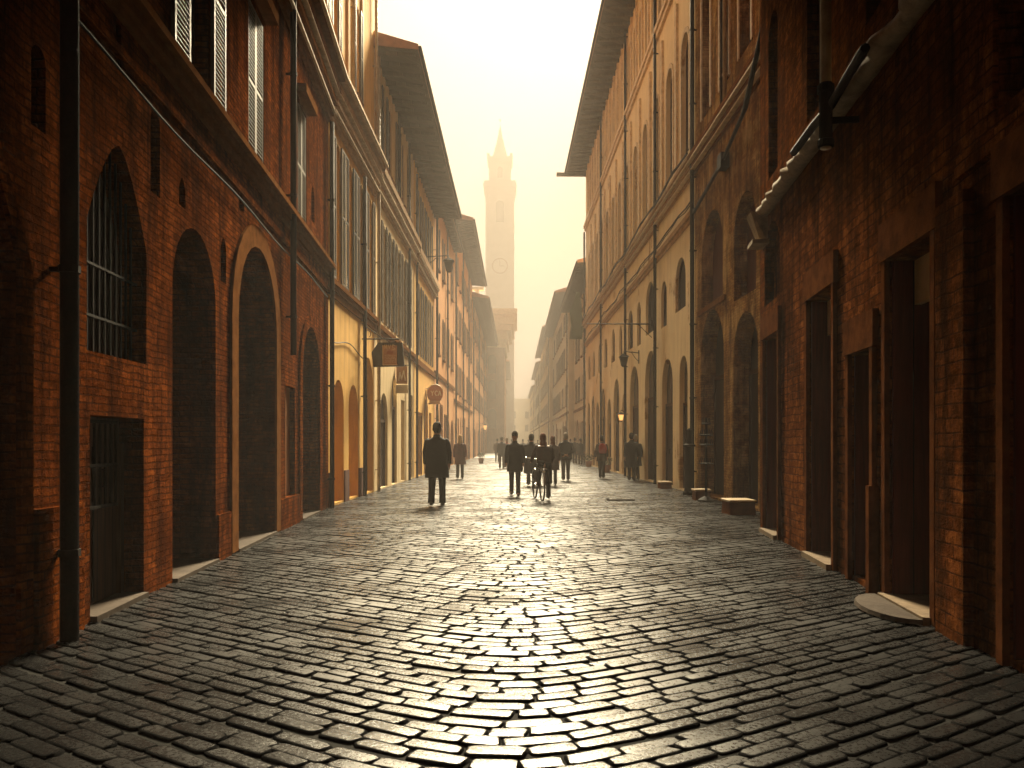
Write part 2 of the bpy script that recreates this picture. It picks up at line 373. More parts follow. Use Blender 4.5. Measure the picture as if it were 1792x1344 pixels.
    def band(s, name, z0, z1, steps, mat, u0=0, u1=None, parent=None):
        """a moulded course: steps = [(z fraction, projection)]"""
        u1 = s.L if u1 is None else u1; mb = MB(); prev = z0
        for k, (fz, pr) in enumerate(steps):
            z = z0 + (z1-z0)*fz; s.box(mb, u0, u1, pr, -.02, prev, z-.0015); prev = z
        bnd = mb.build(name, M[mat], parent or s.root)
        if name == 'cornice':
            for fz, pr in ((.2, .14), (.56, .235), (.9, .40)):
                if pr < max(p_ for _, p_ in steps)+.03:
                    q = MB(); zz = z0+(z1-z0)*fz; s.box(q, u0+.002, u1-.002, pr+.03, .0, zz-.045, zz-.004); q.build('lit_edge_fillet', M['stone_pale'], bnd)  # pale strips put the lit edges of the cornice into the colour
        return bnd
    def pipe(s, u, z0, z1, r=.05, o=.09, mat='iron', name='downpipe', brackets=True):
        mb = MB(); mb.tube([(u, o*s.s, z0), (u, o*s.s, z1)], r, 10)
        p = mb.build(name, M[mat], s.root, smooth=True); 
        if brackets:
            b = MB(); z = z0+.6; b.lathe([(r+.012, 0), (r+.012, .05)], u, o*s.s, 10); s.box(b, u-.02, u+.02, o, -.01, .01, .04); cm = b.mesh('pipe_clamp', M[mat])
            while z < z1: link('pipe_clamp', cm, p, (0, 0, z)); z += 2.0
        return p
    def roof(s, z, over, thick=.18, near=.35, far=.35, depth=7, pitch=.28, rafters=True, u0=0, u1=None, sag=0):
        u1 = s.L if u1 is None else u1; Y = s.s; a = u0-near; b = u1+far
        mb = MB(); zo = z - over*pitch*.35; zr = z + depth*.5*pitch
        prof = [(over, zo), (over, zo+thick*.7), (-depth/2, zr+thick), (-depth-over*.4, zo+thick*.7), (-depth-over*.4, zo), (-depth/2, zr-.02), (-.05, z+.02)]
        prof = [(over, zo), (over, zo+thick), (-depth/2, zr+thick+.3), (-depth-.4, z+thick), (-depth-.4, z+.004), (0, z+.004)]
        n = len(prof)
        mb.add([(a, o*Y, zz) for o, zz in prof]+[(b, o*Y, zz) for o, zz in prof],
               [tuple(range(n)), tuple(range(2*n-1, n-1, -1))]+[(i, i+n, (i+1) % n+n, (i+1) % n) for i in range(n)])
        r = mb.build('roof', M['tile'], s.root)
        e = MB(); e.add([(a, (over-.02)*Y, zo-.05), (b, (over-.02)*Y, zo-.05), (b, .0, z-.05), (a, .0, z-.05), (a, (over-.02)*Y, zo-.004), (b, (over-.02)*Y, zo-.004), (b, 0, z-.004), (a, 0, z-.004)],
                        [(0,3,2,1),(4,5,6,7),(0,1,5,4),(1,2,6,5),(2,3,7,6),(3,0,4,7)])
        e.build('soffit', M['eave'], r)
        if rafters:
            k = MB(); u = a+.2
            k.add([(-.045, (over-.12)*Y, zo-.05), (.045, (over-.12)*Y, zo-.05), (.045, 0, z-.05), (-.045, 0, z-.05),
                   (-.045, (over-.12)*Y, zo-.12), (.045, (over-.12)*Y, zo-.12), (.045, 0, z-.2), (-.045, 0, z-.2)],
                  [(0,3,2,1),(4,5,6,7),(0,1,5,4),(1,2,6,5),(2,3,7,6),(3,0,4,7)])
            me = k.mesh('rafter', M['eave'])
            while u < b-.1: link('rafter', me, r, (u, 0, 0)); u += .7
        g = MB(); g.tube([(a, (over+.04)*Y, zo+.06), (b, (over+.04)*Y, zo+.06)], .055, 8); g.build('gutter', M['iron'], r)
        return r

_lv = {}
def louvre(w, h, mat):
    key = (round(w, 2), round(h, 2), mat.name)
    if key in _lv: return _lv[key]
    mb = MB(); t = .02; f = .05
    mb.box(-w/2, -w/2+f, -t, t, 0, h); mb.box(w/2-f, w/2, -t, t, 0, h)
    for z in (0, h*.5-f/2, h-f): mb.box(-w/2+f, w/2-f, -t+.001, t-.001, z, z+f)
    z = f+.03
    while z < h-f-.02:
        if abs(z-h/2) > f*.9:
            mb.add([(-w/2+f, -t*.7, z+.035), (w/2-f, -t*.7, z+.035), (w/2-f, t*.9, z), (-w/2+f, t*.9, z),
                    (-w/2+f, -t*.7, z+.045), (w/2-f, -t*.7, z+.045), (w/2-f, t*.9, z+.01), (-w/2+f, t*.9, z+.01)],
                   [(0,3,2,1),(4,5,6,7),(0,1,5,4),(1,2,6,5),(2,3,7,6),(3,0,4,7)])
        z += .055
    _lv[key] = mb.mesh('shutter', mat); return _lv[key]

def plane_strip(f, name, u, z0, z1, w, o, mat):
    mb = MB(); f.box(mb, u-w/2, u+w/2, o, -.02, z0, z1); return f.part(name, mb, M[mat])

#==================================================================== LEFT SIDE
def LX(Y): return -3.25 - .0639*(Y-5.36)
# --- near brick house on the left (camera walks past it)
f = Facade('brick_house', (LX(-14), -14), (LX(18.5), 18.5), 'left', 'tall orange-red brick house filling the left edge, with three dark arches and a grilled window', 'building')
U = f.U
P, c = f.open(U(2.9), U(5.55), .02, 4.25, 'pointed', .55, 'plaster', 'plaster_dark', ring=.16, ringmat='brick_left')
P, c = f.open(U(-1.5), U(.8), .02, 4.1, 'pointed', .55, 'door', 'wood', ring=.12, ringmat='brick_left')
P, c = f.open(U(-6.5), U(-4), .02, 4.1, 'pointed', .55, 'door', 'wood', ring=.12, ringmat='brick_left')
P, c = f.open(U(6.66), U(7.78), .03, 1.62, 'rect', .22, 'door', 'wood')
P, c = f.open(U(6.60), U(7.85), 2.12, 3.92, 'pointed', .30, 'grille', ring=.0, sill=False)
mb = MB(); f.box(mb, -.5, .5, -.03, -.08, 0, .62)
P, c = f.open(U(8.55), U(10.05), .02, 3.72, 'round', .75, 'door', 'wood_red', tymp=2.6)
P, c = f.open(U(10.95), U(13.2), .02, 4.15, 'round', .62, 'door', 'wood', ring=.30, ringmat='stone_trim', tymp=2.75)
P, c = f.open(U(15.35), U(17.2), .02, 3.6, 'round', .5, 'door', 'wood', ring=.22, ringmat='brick_left', tymp=1.9)
# small holes and slots in the brickwork
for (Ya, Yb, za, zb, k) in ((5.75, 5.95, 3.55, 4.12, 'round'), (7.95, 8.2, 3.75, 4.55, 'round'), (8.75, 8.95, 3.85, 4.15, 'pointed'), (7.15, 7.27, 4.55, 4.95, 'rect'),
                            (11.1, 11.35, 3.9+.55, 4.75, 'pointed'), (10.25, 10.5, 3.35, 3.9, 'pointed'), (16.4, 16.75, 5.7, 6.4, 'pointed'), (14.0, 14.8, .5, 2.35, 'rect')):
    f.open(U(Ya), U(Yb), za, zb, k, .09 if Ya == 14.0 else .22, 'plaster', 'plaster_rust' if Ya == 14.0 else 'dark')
# upper windows with louvres
for (Ya, Yb, zt) in ((-9, -8, 7.7), (-3, -2, 7.7), (3.6, 4.6, 7.7), (8.95, 9.75, 7.7), (11.6, 12.5, 7.5), (15.05, 15.9, 7.45)):
    P, c = f.open(U(Ya), U(Yb), 5.27, zt, 'rect', .2, 'window', sill=False)
    w = U(Yb)-U(Ya); h = zt-5.3
    if Ya < 11: f.shutters(P, w, h+.1, 'shutter', lw=.5)
    else:
        me = louvre(w/2-.01, h, M['shutter'])
        for sd in (-1, 1): q = link('shutter', me, P, (sd*w/4, -.03*f.s, .02)); q.rotation_euler = (0, 0, math.pi)
    mb = MB(); f.box(mb, -w/2-.15, w/2+.15, .18, -.02, h+.12, h+.27); mb.build('hood', M['stone_trim'], P)
for (Ya, Yb) in ((14.7, 15.7), (17.0, 17.9), (11.5, 12.4), (8, 9)):
    P, c = f.open(U(Ya), U(Yb), 9.75, 12.4, 'rect', .2, 'window', sill=True)
    if Ya != 8: f.shutters(P, U(Yb)-U(Ya), 2.6, 'shutter', lw=.42)
f.wall(14.3, M['brick_left'])
f.band('string_course', 4.98, 5.24, [(.35, .05), (.7, .10), (1, .17)], 'stone_trim')
f.band('lower_string', 4.66, 4.74, [(1, .035)], 'brick_left')
f.band('cornice', 8.35, 9.45, [(.12, .07), (.2, .12), (.32, .10), (.42, .2), (.56, .17), (.66, .28), (.8, .24), (.9, .36), (1, .42)], 'stone_trim')
f.band('plinth', -.1, .55, [(1, .03)], 'brick_left', U(9.99+.1), U(10.62)); f.band('plinth', -.1, .5, [(1, .03)], 'brick_left', U(13.53), U(15.1))
f.band('plinth', -.1, .95, [(1, .05)], 'brick_left', U(5.75), U(6.45))
f.pipe(U(6.02), 0, 14.2, .062, .13, 'iron')
f.pipe(U(14.05), 2.85, 14.2, .05, .12, 'iron'); f.pipe(U(18.35), 0, 8.3, .05, .1, 'iron')
f.roof(14.3, .7)
mb = MB(); [f.box(mb, x, x+.03, .03, -.1, 0, .95) for x in ()]
# iron hatch grille in the low door under the grilled window is a thing fixed to the wall
mb = MB(); cc = U(7.2)
for i in range(8): x = -.38+.76*i/7; mb.tube([(x, 0, 0), (x, 0, .72)], .012, 6)
for z in (0, .35, .72): mb.box(-.4, .4, -.012, .012, z-.015, z+.015)
mb.build('hatch_grille', M['iron'], f.root, (cc, -.17*f.s, .86))
# doorsteps
for (Ya, Yb, z) in ((10.95, 13.2, .05), (15.35, 17.2, .05), (8.55, 10.05, .05), (6.66, 7.78, .055)):
    mb = MB(); f.box(mb, U(Ya)+.01, U(Yb)-.01, .05, -.74, -.02, z-.012); f.part('doorstep', mb, M['stone_grey'])

# --- yellow house A
YL = -4.12
f = Facade('plaster_house', (-4.09, 18.5), (-4.11, 24.5), 'left', 'warm yellow plaster house with long louvred shutters, right after the orange-red brick house', 'building')
U = f.U
f.open(U(19.0), U(20.15), .05, 2.85, 'round', .45, 'plaster', 'plaster_yellow')
f.open(U(20.75), U(22.0), .05, 2.85, 'round', .45, 'plaster', 'plaster_yellow')
f.open(U(22.75), U(24.3), .05, 3.75, 'round', .2, 'door', 'wood_dark', tymp=2.5)
for k in range(4):
    u = .85 + k*1.45; P, c = f.open(u-.3, u+.3, 5.05, 8.2, 'rect', .15, 'window'); f.shutters(P, .6, 3.15, 'shutter' if k != 1 else 'shutter_dark', lw=.4)
for k in range(2):
    u = .55 + k*2.75; P, c = f.open(u-.3, u+.3, 10.2, 12.6, 'rect', .18, 'window', sill=True)
    f.shutters(P, .6, 2.4, 'shutter', lw=.3)
f.wall(16.2, M['plaster_yellow'])
for u in (2.1, 4.0): plane_strip(f, 'pilaster', u, 9.45, 16.1, .22, .05, 'plaster_cream')
f.band('string_course', 4.62, 4.98, [(.4, .05), (.7, .09), (1, .13)], 'stone_trim')
f.band('cornice', 8.45, 9.45, [(.12, .07), (.2, .12), (.32, .10), (.42, .2), (.56, .17), (.66, .28), (.8, .24), (.9, .36), (1, .40)], 'stone_gold')
f.band('plinth', -.1, .75, [(1, .03)], 'plaster_dark', 0, U(18.9)); f.band('plinth', -.1, .75, [(1, .03)], 'plaster_dark', U(20.2), U(20.7)); f.band('plinth', -.1, .75, [(1, .03)], 'plaster_dark', U(22.05), U(22.7))
f.pipe(U(22.45), 0, 8.4, .05, .1, 'iron'); f.pipe(U(24.3), 9.5, 16, .05, .1, 'pipe_pale')
f.roof(16.2, .3, near=.1, far=.1)
f.pipe(U(21.0), 9.5, 16, .035, .08, 'pipe_pale', brackets=True)

def generic(f, H, floors, mat_sh, spacing, ww, ground=True, gmat='wood_dark', jitter=.12, gap=1.1, leaf=.28, fill='window', kind='rect', gtop=3.0, skip=()):
    """rows of windows on each floor and doorways on the street; floors = [(z0, z1)]"""
    rnd = random.Random(int(f.P0.y*10)+int(H)); n = max(1, int((f.L-.6)/spacing)); off = (f.L - (n-1)*spacing)/2
    for fi, (z0, z1) in enumerate(floors):
        for k in range(n):
            u = off + k*spacing + rnd.uniform(-jitter, jitter)
            if (fi, k) in skip or u-ww/2 < .2 or u+ww/2 > f.L-.2: continue
            P, c = f.open(u-ww/2, u+ww/2, z0, z1, kind, .1, fill, sill=(z1-z0) < 2.6)
            if mat_sh and rnd.random() < .85: f.shutters(P, ww, z1-z0, mat_sh if rnd.random() < .75 else 'shutter_dark', lw=leaf)
    if ground:
        u = gap
        while u < f.L-1.3:
            w = rnd.choice([.95, 1.2, 1.5]); 
            if u+w > f.L-.3: break
            t = gtop + rnd.uniform(-.5, .5)
            f.open(u, u+w, .04, t, rnd.choice(['round', 'round', 'rect']), rnd.choice([.12, .18]), 'door', rnd.choice([gmat, gmat, 'wood']), ring=rnd.choice([0, .12]), tymp=t*.68)
            u += w + rnd.uniform(.8, 1.5)

# --- cream house B with the big eave
f = Facade('plaster_house', (-4.11, 24.5), (-4.12, 34.0), 'left', 'cream plaster house with a deep dark eave, behind the black hanging sign on the left', 'building')
generic(f, 12.8, [(5.05, 8.1), (9.9, 12.2)], 'shutter', 1.5, .6, gtop=3.2)
f.wall(12.8, M['plaster_cream'])
mb = MB(); f.band('string_course', 4.62, 4.9, [(.5, .06), (1, .11)], 'stone_trim')
f.band('cornice', 8.55, 9.35, [(.15, .07), (.3, .16), (.55, .14), (.75, .26), (1, .32)], 'stone_gold')
for u in (.25, 4.6, 7.4): f.pipe(u, 0 if u != 4.6 else 9.3, 12.6, .05, .1, 'iron' if u != .25 else 'pipe_pale')
f.roof(12.8, 1.28, thick=.16, near=.05, far=.3)
# --- C1
f = Facade('plaster_house', (-4.12, 34.0), (-4.12, 42.4), 'left', 'yellow-cream house beside the round red sign, sharing the long eave line', 'building')
generic(f, 12.3, [(5.05, 8.0), (9.6, 11.8)], 'shutter', 1.6, .6)
f.wall(12.75, M['plaster_yellow'])
f.band('cornice', 8.55, 9.25, [(.3, .1), (.6, .2), (1, .28)], 'stone_gold'); f.band('string_course', 4.62, 4.85, [(1, .07)], 'stone_trim')
f.pipe(.3, 0, 12.2, .05, .1, 'iron'); f.roof(12.75, 1.28, thick=.16, near=-.3)
# --- C2
f = Facade('plaster_house', (-4.12, 42.4), (-4.13, 55.8), 'left', 'flat orange plaster house with few windows, beyond the round red sign', 'building')
generic(f, 14.0, [(6.0, 8.2), (10.4, 12.6)], 'shutter', 3.1, .8)
f.wall(14.0, M['plaster_orange']); f.band('string_course', 4.8, 5.0, [(1, .07)], 'stone_trim'); f.pipe(.3, 0, 13.8, .06, .12, 'iron'); f.pipe(7.2, 0, 13.8, .05, .1, 'iron')
f.roof(14.0, .55)
# --- C3
f = Facade('plaster_house', (-4.13, 55.8), (-4.14, 78.5), 'left', 'tall rust-coloured house whose eave juts out left of the bell tower', 'building')
generic(f, 16, [(4.8, 6.8), (8.6, 10.8), (12.3, 14.2)], 'shutter', 2.9, .85)
f.wall(16.0, M['plaster_orange']); f.band('string_course', 4.1, 4.3, [(1, .07)], 'stone_trim')
for u in (.3, 8, 15.5): f.pipe(u, 0, 15.8, .06, .12, 'iron')
f.roof(16.0, 1.3, near=.3)
# --- D
f = Facade('plaster_house', (-4.14, 78.5), (-4.15, 116), 'left', 'lower orange house with a small curved eave, last before the corbelled brick front', 'building')
generic(f, 14.6, [(4.8, 6.8), (8.2, 10.0), (11.4, 13.4)], 'shutter', 3.3, .9)
f.wall(14.8, M['plaster_orange']); f.roof(14.8, 1.55, near=.3)
for u in (.3, 12, 25): f.pipe(u, 0, 14.6, .07, .13, 'iron')

# --- corbelled brick front (palace corner) that steps out into the street
zz_ = lambda z: 14.6+(z-17.2)*.9
root = empty('brick_palace', (-4.2, 118, 0), 0, 'pinkish brick palace corner with a flaring corbelled stone cornice, in front of the bell tower', 'building')
mb = MB(); mb.box(-8, 2.45, 0, 16, -.1, 14.6); mb.build('wall', M['brick_pink'], root)
mb = MB()
for k, (z0, z1, o) in enumerate(((17.2, 17.8, .25), (17.8, 18.3, .1), (18.3, 19.2, .5), (19.2, 19.7, .35), (19.7, 20.6, .95), (20.6, 21.6, 1.35), (21.6, 22.1, 1.1), (22.1, 22.9, 1.75))):
    mb.box(-8-o*.2, 2.45+o, -o, 16+o*.3, zz_(z0), zz_(z1)-.002)
mb.build('cornice', M['stone_pale'], root)
mb = MB(); mb.box(0, .36, -1.3, -.3, 17.05, 17.64); me_ = mb.mesh('corbel', M['stone_pale'])
for k in range(14): link('corbel', me_, root, (-7.6+k*.75, 0, 0))
mb = MB()
for x in (-3.0, -1.6): mb.box(x, x+.5, .3, .8, 19.74, 22.6)
mb.box(-3.6, -.4, 0, 1.2, 22.6, 23.0); mb.box(-3.3, -.7, .2, 1.0, 19.74, 20.1); mb.build('roof_loggia', M['stone_pale'], root)
for z in (3.5, 7.5, 11): mb = MB(); mb.prism(outline(.2, 1.3, z, z+2.6, 'round'), -.02, -.08); mb.build('window', M['glass'], root)

# --- bell tower
tw = empty('bell_tower', (-4.05, 204, 0), 0, 'tall pale bell tower with clock face and pointed spire, fading in the haze', 'tower')
mb = MB(); h = 3.35; mb.box(-h, h, -h, h, -1, 60.6)
mb.build('shaft', M['tower'], tw)
mb = MB()
for (z0, z1, w) in ((60.0, 60.8, 3.5), (60.8, 61.6, 3.7), (61.6, 62.5, 3.88), (62.5, 63.0, 3.7)): mb.box(-w, w, -w, w, z0, z1-.01)
mb.build('gallery', M['tower'], tw)
mb = MB(); w = 2.6; mb.box(-w, w, -w, w, 62.9, 67.6)
for (z0, z1, w) in ((67.6, 68.1, 2.8), (68.1, 69.0, 3.0)): mb.box(-w, w, -w, w, z0, z1-.01)
for sx in (-1, 1):
    for sy in (-1, 1): x_ = sorted((sx*3.0, sx*2.35)); y_ = sorted((sy*3.0, sy*2.35)); mb.box(x_[0], x_[1], y_[0], y_[1], 69.0, 69.6)
bel = mb.build('belfry', M['tower'], tw)
mb = MB(); mb.prism(outline(-.6, .6, 64.0, 66.6, 'round'), -2.63, -2.59); mb.build('bell_opening', M['dark'], bel)
mb = MB(); mb.rings([[(a*r_, b*r_, z) for a, b in ((1, 1), (-1, 1), (-1, -1), (1, -1))] for r_, z in ((1.75, 68.9), (1.55, 70.0), (1.0, 72.2), (.5, 74.6), (.06, 77.2))]); mb.lathe([(.02, 77.1), (.05, 78.4)], n=6); mb.lathe([(.02, 78.2), (.22, 78.4), (.22, 78.6), (.02, 78.8)], n=8)
mb.build('spire', M['tower'], tw)
mb = MB(); mb.prism(outline(-.95, .95, 53.3, 58.4, 'round'), -3.40, -3.36); mb.build('bell_window', M['dark'], tw)
mb = MB(); mb.rings([[(x*q, y_, 43+z*q) for x, z in [(math.cos(t*math.pi/16), math.sin(t*math.pi/16)) for t in range(32)]] for q, y_ in ((1.9, -3.36), (1.9, -3.5), (1.6, -3.5), (1.6, -3.4))], False)
ck = mb.build('clock_face', M['stone_trim'], tw)
mb = MB(); mb.box(-.08, .08, -3.44, -3.38, 43, 44.4); mb.box(0, 1.0, -3.44, -3.385, 42.92, 43.08); mb.build('clock_hands', M['iron'], ck)
mb = MB(); mb.lathe([(.02, 0), (.9, 0), (.9, .03)], n=4); 
mb = MB()
for z in (34, 48.5, 52.3): mb = MB(); mb.box(-3.42, 3.42, -3.42, 3.42, z, z+.35); mb.build('string_course', M['tower'], tw)

# --- far-left houses beyond the palace
f = Facade('far_house', (-2.9, 136), (-2.9, 175), 'left', 'hazy cream house with a small dark eave seen just past the palace corner', 'building')
generic(f, 14, [(5, 7), (9, 11.5)], 'shutter', 3.6, 1.0, ground=False); f.wall(14.5, M['plaster_cream']); f.roof(14.5, 1.6, rafters=False)
f = Facade('far_house', (-3.2, 176), (-3.2, 240), 'left', 'very faint pale house at the far end of the street on the left', 'building')
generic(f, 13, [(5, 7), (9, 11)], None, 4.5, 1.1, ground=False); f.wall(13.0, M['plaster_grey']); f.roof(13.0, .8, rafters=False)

#==================================================================== RIGHT SIDE
def RX(Y): return 3.07 + .1017*(Y-5.16)
f = Facade('brick_house', (RX(-14), -14), (RX(13.9), 13.9), 'right', 'dark brown brick house along the right edge with deep red doorways and a stone ledge', 'building')
U = f.U
DD = []
for (Ya, Yb, zt, dp, tz, step) in ((2.6, 5.35, 2.95, .75, 0, 0), (6.55, 7.6, 3.02, .62, 2.62, 1), (8.05, 8.75, 2.30, .5, 0, 0), (9.4, 10.55, 3.15, .58, 2.72, 1), (12.35, 13.45, 3.02, .55, 2.6, 1), (-2, 0, 2.8, .5, 0, 0), (-7, -5, 2.8, .5, 0, 0)):
    u0, u1 = U(Ya), U(Yb); w = u1-u0
    P, c = f.open(u0, u1, .05, zt, 'rect', dp, 'door', 'wood_red', ring=0)
    if tz:
        t = MB(); f.box(t, -w/2+.04, w/2-.04, -.20, -.26, tz-.05, zt-.06); t.build('transom_panel', M['panel'], P)
    if Ya == 6.55:   # roller shutter
        t = MB(); z = .05
        while z < tz-.12: f.box(t, -w/2+.02, w/2-.02, -dp+.11, -dp+.05, z, z+.05); z += .065
        t.build('roller_shutter', M['shutter_dark'], P)
    # red reveal boards lining the doorway and a stone frame round it
    for a_, b_ in ((w/2-.035, w/2-.002), (-w/2+.002, -w/2+.035)): t = MB(); f.box(t, a_, b_, -.02, -dp+.03, 0, zt-.06); t.build('reveal_board', M['wood_red'], P)
    t = MB(); fw = .09
    f.box(t, -w/2-fw, -w/2-.002, .045, -.03, -.05, zt-.05); f.box(t, w/2+.002, w/2+fw, .045, -.03, -.05, zt-.05); f.box(t, -w/2-fw-.05, w/2+fw+.05, .055, -.03, zt-.048, zt+.30)
    t.build('door_surround', M['stone_red'], P)
    if step: t = MB(); f.box(t, -w/2-.02, w/2+.02, .10, -dp, -.09, .012); t.build('doorstep', M['stone_step'], P)
P, c = f.open(U(12.35), U(13.5), 3.55, 4.75, 'round', .14, 'brick', 'brick_right', ring=.0)
P, c = f.open(U(2.9), U(5.5), 3.55, 5.6, 'round', .3, 'brick', 'brick_right', ring=.14, ringmat='brick_right')
for (Ya, Yb, z0, z1, k) in ((12.5, 13.2, 5.45, 7.9, 'round'), (10.0, 10.7, 5.4, 8.6, 'rect'), (7.6, 8.3, 5.45, 8.6, 'rect'), (3.6, 4.6, 6.4, 8.6, 'rect'), (-1, 0, 5.4, 8.6, 'rect'), (12.2, 13.2, 9.8, 12.4, 'rect'), (9.2, 10.2, 9.8, 12.4, 'rect')):
    f.open(U(Ya), U(Yb), z0, z1, k, .2, 'window', sill=z0 > 9)
f.wall(15.0, M['brick_right'])
# pilaster, small plinths
plane_strip(f, 'pilaster', U(6.12), -.05, 3.15, .5, .07, 'brick_right')
plane_strip(f, 'pilaster', U(7.95), -.05, 1.0, .1, .09, 'stone_red')
f.band('string_course', 3.28, 3.42, [(1, .04)], 'brick_right', 0, U(6.1))
f.roof(15.0, .9)
# the weathered stone ledge, broken edge, on a corbel
mb = MB(); rnd = random.Random(3); u = U(1.0); rings_ = []
while u < U(13.85):
    a = rnd.uniform(-.03, .03); o = .20+rnd.uniform(-.06, .04); z = 4.93 + .14*(f.P0.y + u*f.d.y - 6)/8 - .05
    rings_.append([(u, o1*f.s, z+dz) for o1, dz in ((-.03, -.08), (o*.7, -.09+a), (o, -.04+a), (o*.98, .02), (o*.6, .045+a*.4), (-.03, .07))]); u += .16
mb.rings(rings_); mb.build('stone_ledge', M['stone_ledge'], f.root, smooth=True)
mb = MB(); uc = U(13.45); mb.add([(uc-.2, 0, 5.0), (uc+.2, 0, 5.0), (uc+.2, 0, 4.55), (uc-.2, 0, 4.55), (uc-.2, .26*f.s, 5.0), (uc+.2, .26*f.s, 5.0), (uc+.13, .12*f.s, 4.6), (uc-.13, .12*f.s, 4.6)], [(0,1,2,3),(4,7,6,5),(0,4,5,1),(1,5,6,2),(2,6,7,3),(3,7,4,0)])
f.box(mb, uc-.24, uc+.24, .24, -.02, 4.5, 4.56); mb.build('corbel', M['stone_ledge'], f.root)
# black pipe with its clamp hanging in front of the ledge
f.pipe(U(8.52), 4.35, 15, .055, .32, 'pipe_pale', 'downpipe', False)
mb = MB(); mb.tube([(U(8.52), .32*f.s, 4.36), (U(8.52), .32*f.s, 5.0)], .066, 12); mb.lathe([(.07, 4.9), (.085, 4.91), (.085, 4.98), (.07, 4.99)], U(8.52), .32*f.s, 12); mb.lathe([(.07, 4.36), (.082, 4.37), (.082, 4.43), (.07, 4.44)], U(8.52), .32*f.s, 12); f.box(mb, U(8.52)-.015, U(8.52)+.015, .3, -.01, 4.6, 4.66); mb.build('pipe_shoe', M['iron'], f.root)
mb = MB(); mb.tube([(U(y_), .27*f.s, z_) for y_, z_ in ((7.4, 4.84), (7.9, 4.82), (8.5, 4.78), (9.2, 4.84), (10.2, 4.88))], .045, 8); mb.build('ledge_cable', M['iron'], f.root)

# round kerb-like slab in front of door, top-level stone
mb = MB(); 
pts = [(-.6, 0), (.6, 0)]+[(.6*math.cos(t), -.3*math.sin(t)) for t in [math.pi*i/10 for i in range(1, 10)]]
mb.add([(x, y, 0) for x, y in pts]+[(x*.97, y*.97, .035) for x, y in pts], [tuple(range(len(pts))), tuple(range(2*len(pts)-1, len(pts)-1, -1))]+[(i, (i+1) % len(pts), (i+1) % len(pts)+len(pts), i+len(pts)) for i in range(len(pts))])
o = mb.build('step_slab', M['stone_grey'], None, (RX(7.1)-.11, 7.1, .012), math.atan2(1, .1017)-math.pi); o.rotation_euler[2] = math.atan2(1, .1017) + math.pi
tag(o, 'half-round pale stone slab on the cobbles before the roller-shutter doorway', 'doorstep')
o.rotation_euler[2] = math.atan2(1, .1017) - 0
o.scale = (1, -1, 1) if False else (1, 1, 1)
o.rotation_euler[2] += math.pi

# --- golden brick house RY1
def YX(Y): return 5.19 - .0134*Y
f = Facade('brick_house', (YX(14.2), 14.2), (YX(23.4), 23.4), 'right', 'golden-brown brick house with two tiers of tall dark arches, middle of the right side', 'building')
U = f.U
f.open(U(20.3), U(22.7), .05, 4.75, 'round', .4, 'door', 'wood_dark', tymp=3.0)
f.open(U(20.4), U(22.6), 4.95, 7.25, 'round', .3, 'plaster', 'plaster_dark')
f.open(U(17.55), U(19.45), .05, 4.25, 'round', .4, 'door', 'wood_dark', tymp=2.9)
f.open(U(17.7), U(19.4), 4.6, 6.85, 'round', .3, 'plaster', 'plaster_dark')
for (Ya, Yb, z0, z1) in ((15.6, 16.5, 9.8, 13.0), (18.0, 18.9, 9.9, 13.3), (19.8, 20.6, 9.9, 13.3), (21.6, 22.5, 9.9, 13.4)):
    f.open(U(Ya), U(Yb), z0, z1, 'round', .25, 'window', ring=.12, ringmat='stone_pale')
for (Ya, Yb, z0, z1) in ((15.6, 16.5, 15.7, 18.0), (18.0, 18.9, 15.7, 18), (21.2, 22.1, 15.7, 18.0)): f.open(U(Ya), U(Yb), z0, z1, 'rect', .25, 'window')
f.wall(19.0, M['brick_gold'])
f.band('cornice', 8.75, 9.25, [(.3, .06), (.6, .16), (.8, .12), (1, .22)], 'stone_trim'); f.band('attic_course', 15.1, 15.4, [(1, .12)], 'stone_pale')
f.band('impost', 4.78, 4.9, [(1, .05)], 'stone_trim', U(20.1), U(22.9))
f.pipe(U(23.2), 0, 19, .06, .12, 'iron'); f.pipe(U(19.75), 9.3, 19, .05, .12, 'pipe_pale'); f.pipe(U(19.98), 9.3, 19, .05, .12, 'iron')
f.roof(19.0, 1.3, far=-.01)
# --- long ochre palace RY2
f = Facade('plaster_house', (YX(23.4), 23.4), (YX(55.3), 55.3), 'right', 'long ochre plaster palace with a deep dark eave and repeated tall arched windows, right side', 'building')
U = f.U
for (Ya, Yb, zt) in ((24.35, 25.5, 3.95), (26.5, 28.3, 4.1), (29.4, 31.8, 4.7), (33.3, 35.6, 4.5), (36.6, 38.0, 3.6), (39.0, 41.0, 4.4), (42.0, 43.6, 3.6), (44.5, 46.5, 4.3), (47.4, 49.0, 3.7), (49.8, 51.6, 4.2), (52.4, 54.2, 3.9)):
    f.open(U(Ya), U(Yb), .05, zt, 'round', .16, 'door', 'wood_dark', tymp=zt*.62)
for i, (Ya, Yb, z0, zt) in enumerate(((24.6, 26.1, 5.35, 6.9), (27.5, 28.5, 5.2, 6.7), (29.8, 31.6, 5.35, 7.2), (32.8, 33.7, 5.2, 6.9), (34.8, 36.2, 5.3, 6.9), (38.0, 39.0, 5.2, 6.7), (40.6, 41.8, 5.3, 6.9), (43.6, 44.8, 5.3, 6.8), (46.6, 47.8, 5.3, 6.8), (49.6, 50.8, 5.3, 6.8), (52.4, 53.6, 5.3, 6.8))):
    f.open(U(Ya), U(Yb), z0, zt, 'round', .14, 'dark')
for k in range(13):
    Ym = 24.6 + k*2.35
    f.open(U(Ym-.5), U(Ym+.5), 9.7, 13.2, 'round', .16, 'window' if k % 3 else 'dark', ring=.14, ringmat='stone_pale')
for k in range(22):
    Ym = 24.4 + k*1.42
    f.open(U(Ym-.35), U(Ym+.35), 15.8, 18.1, 'rect', .15, 'dark')
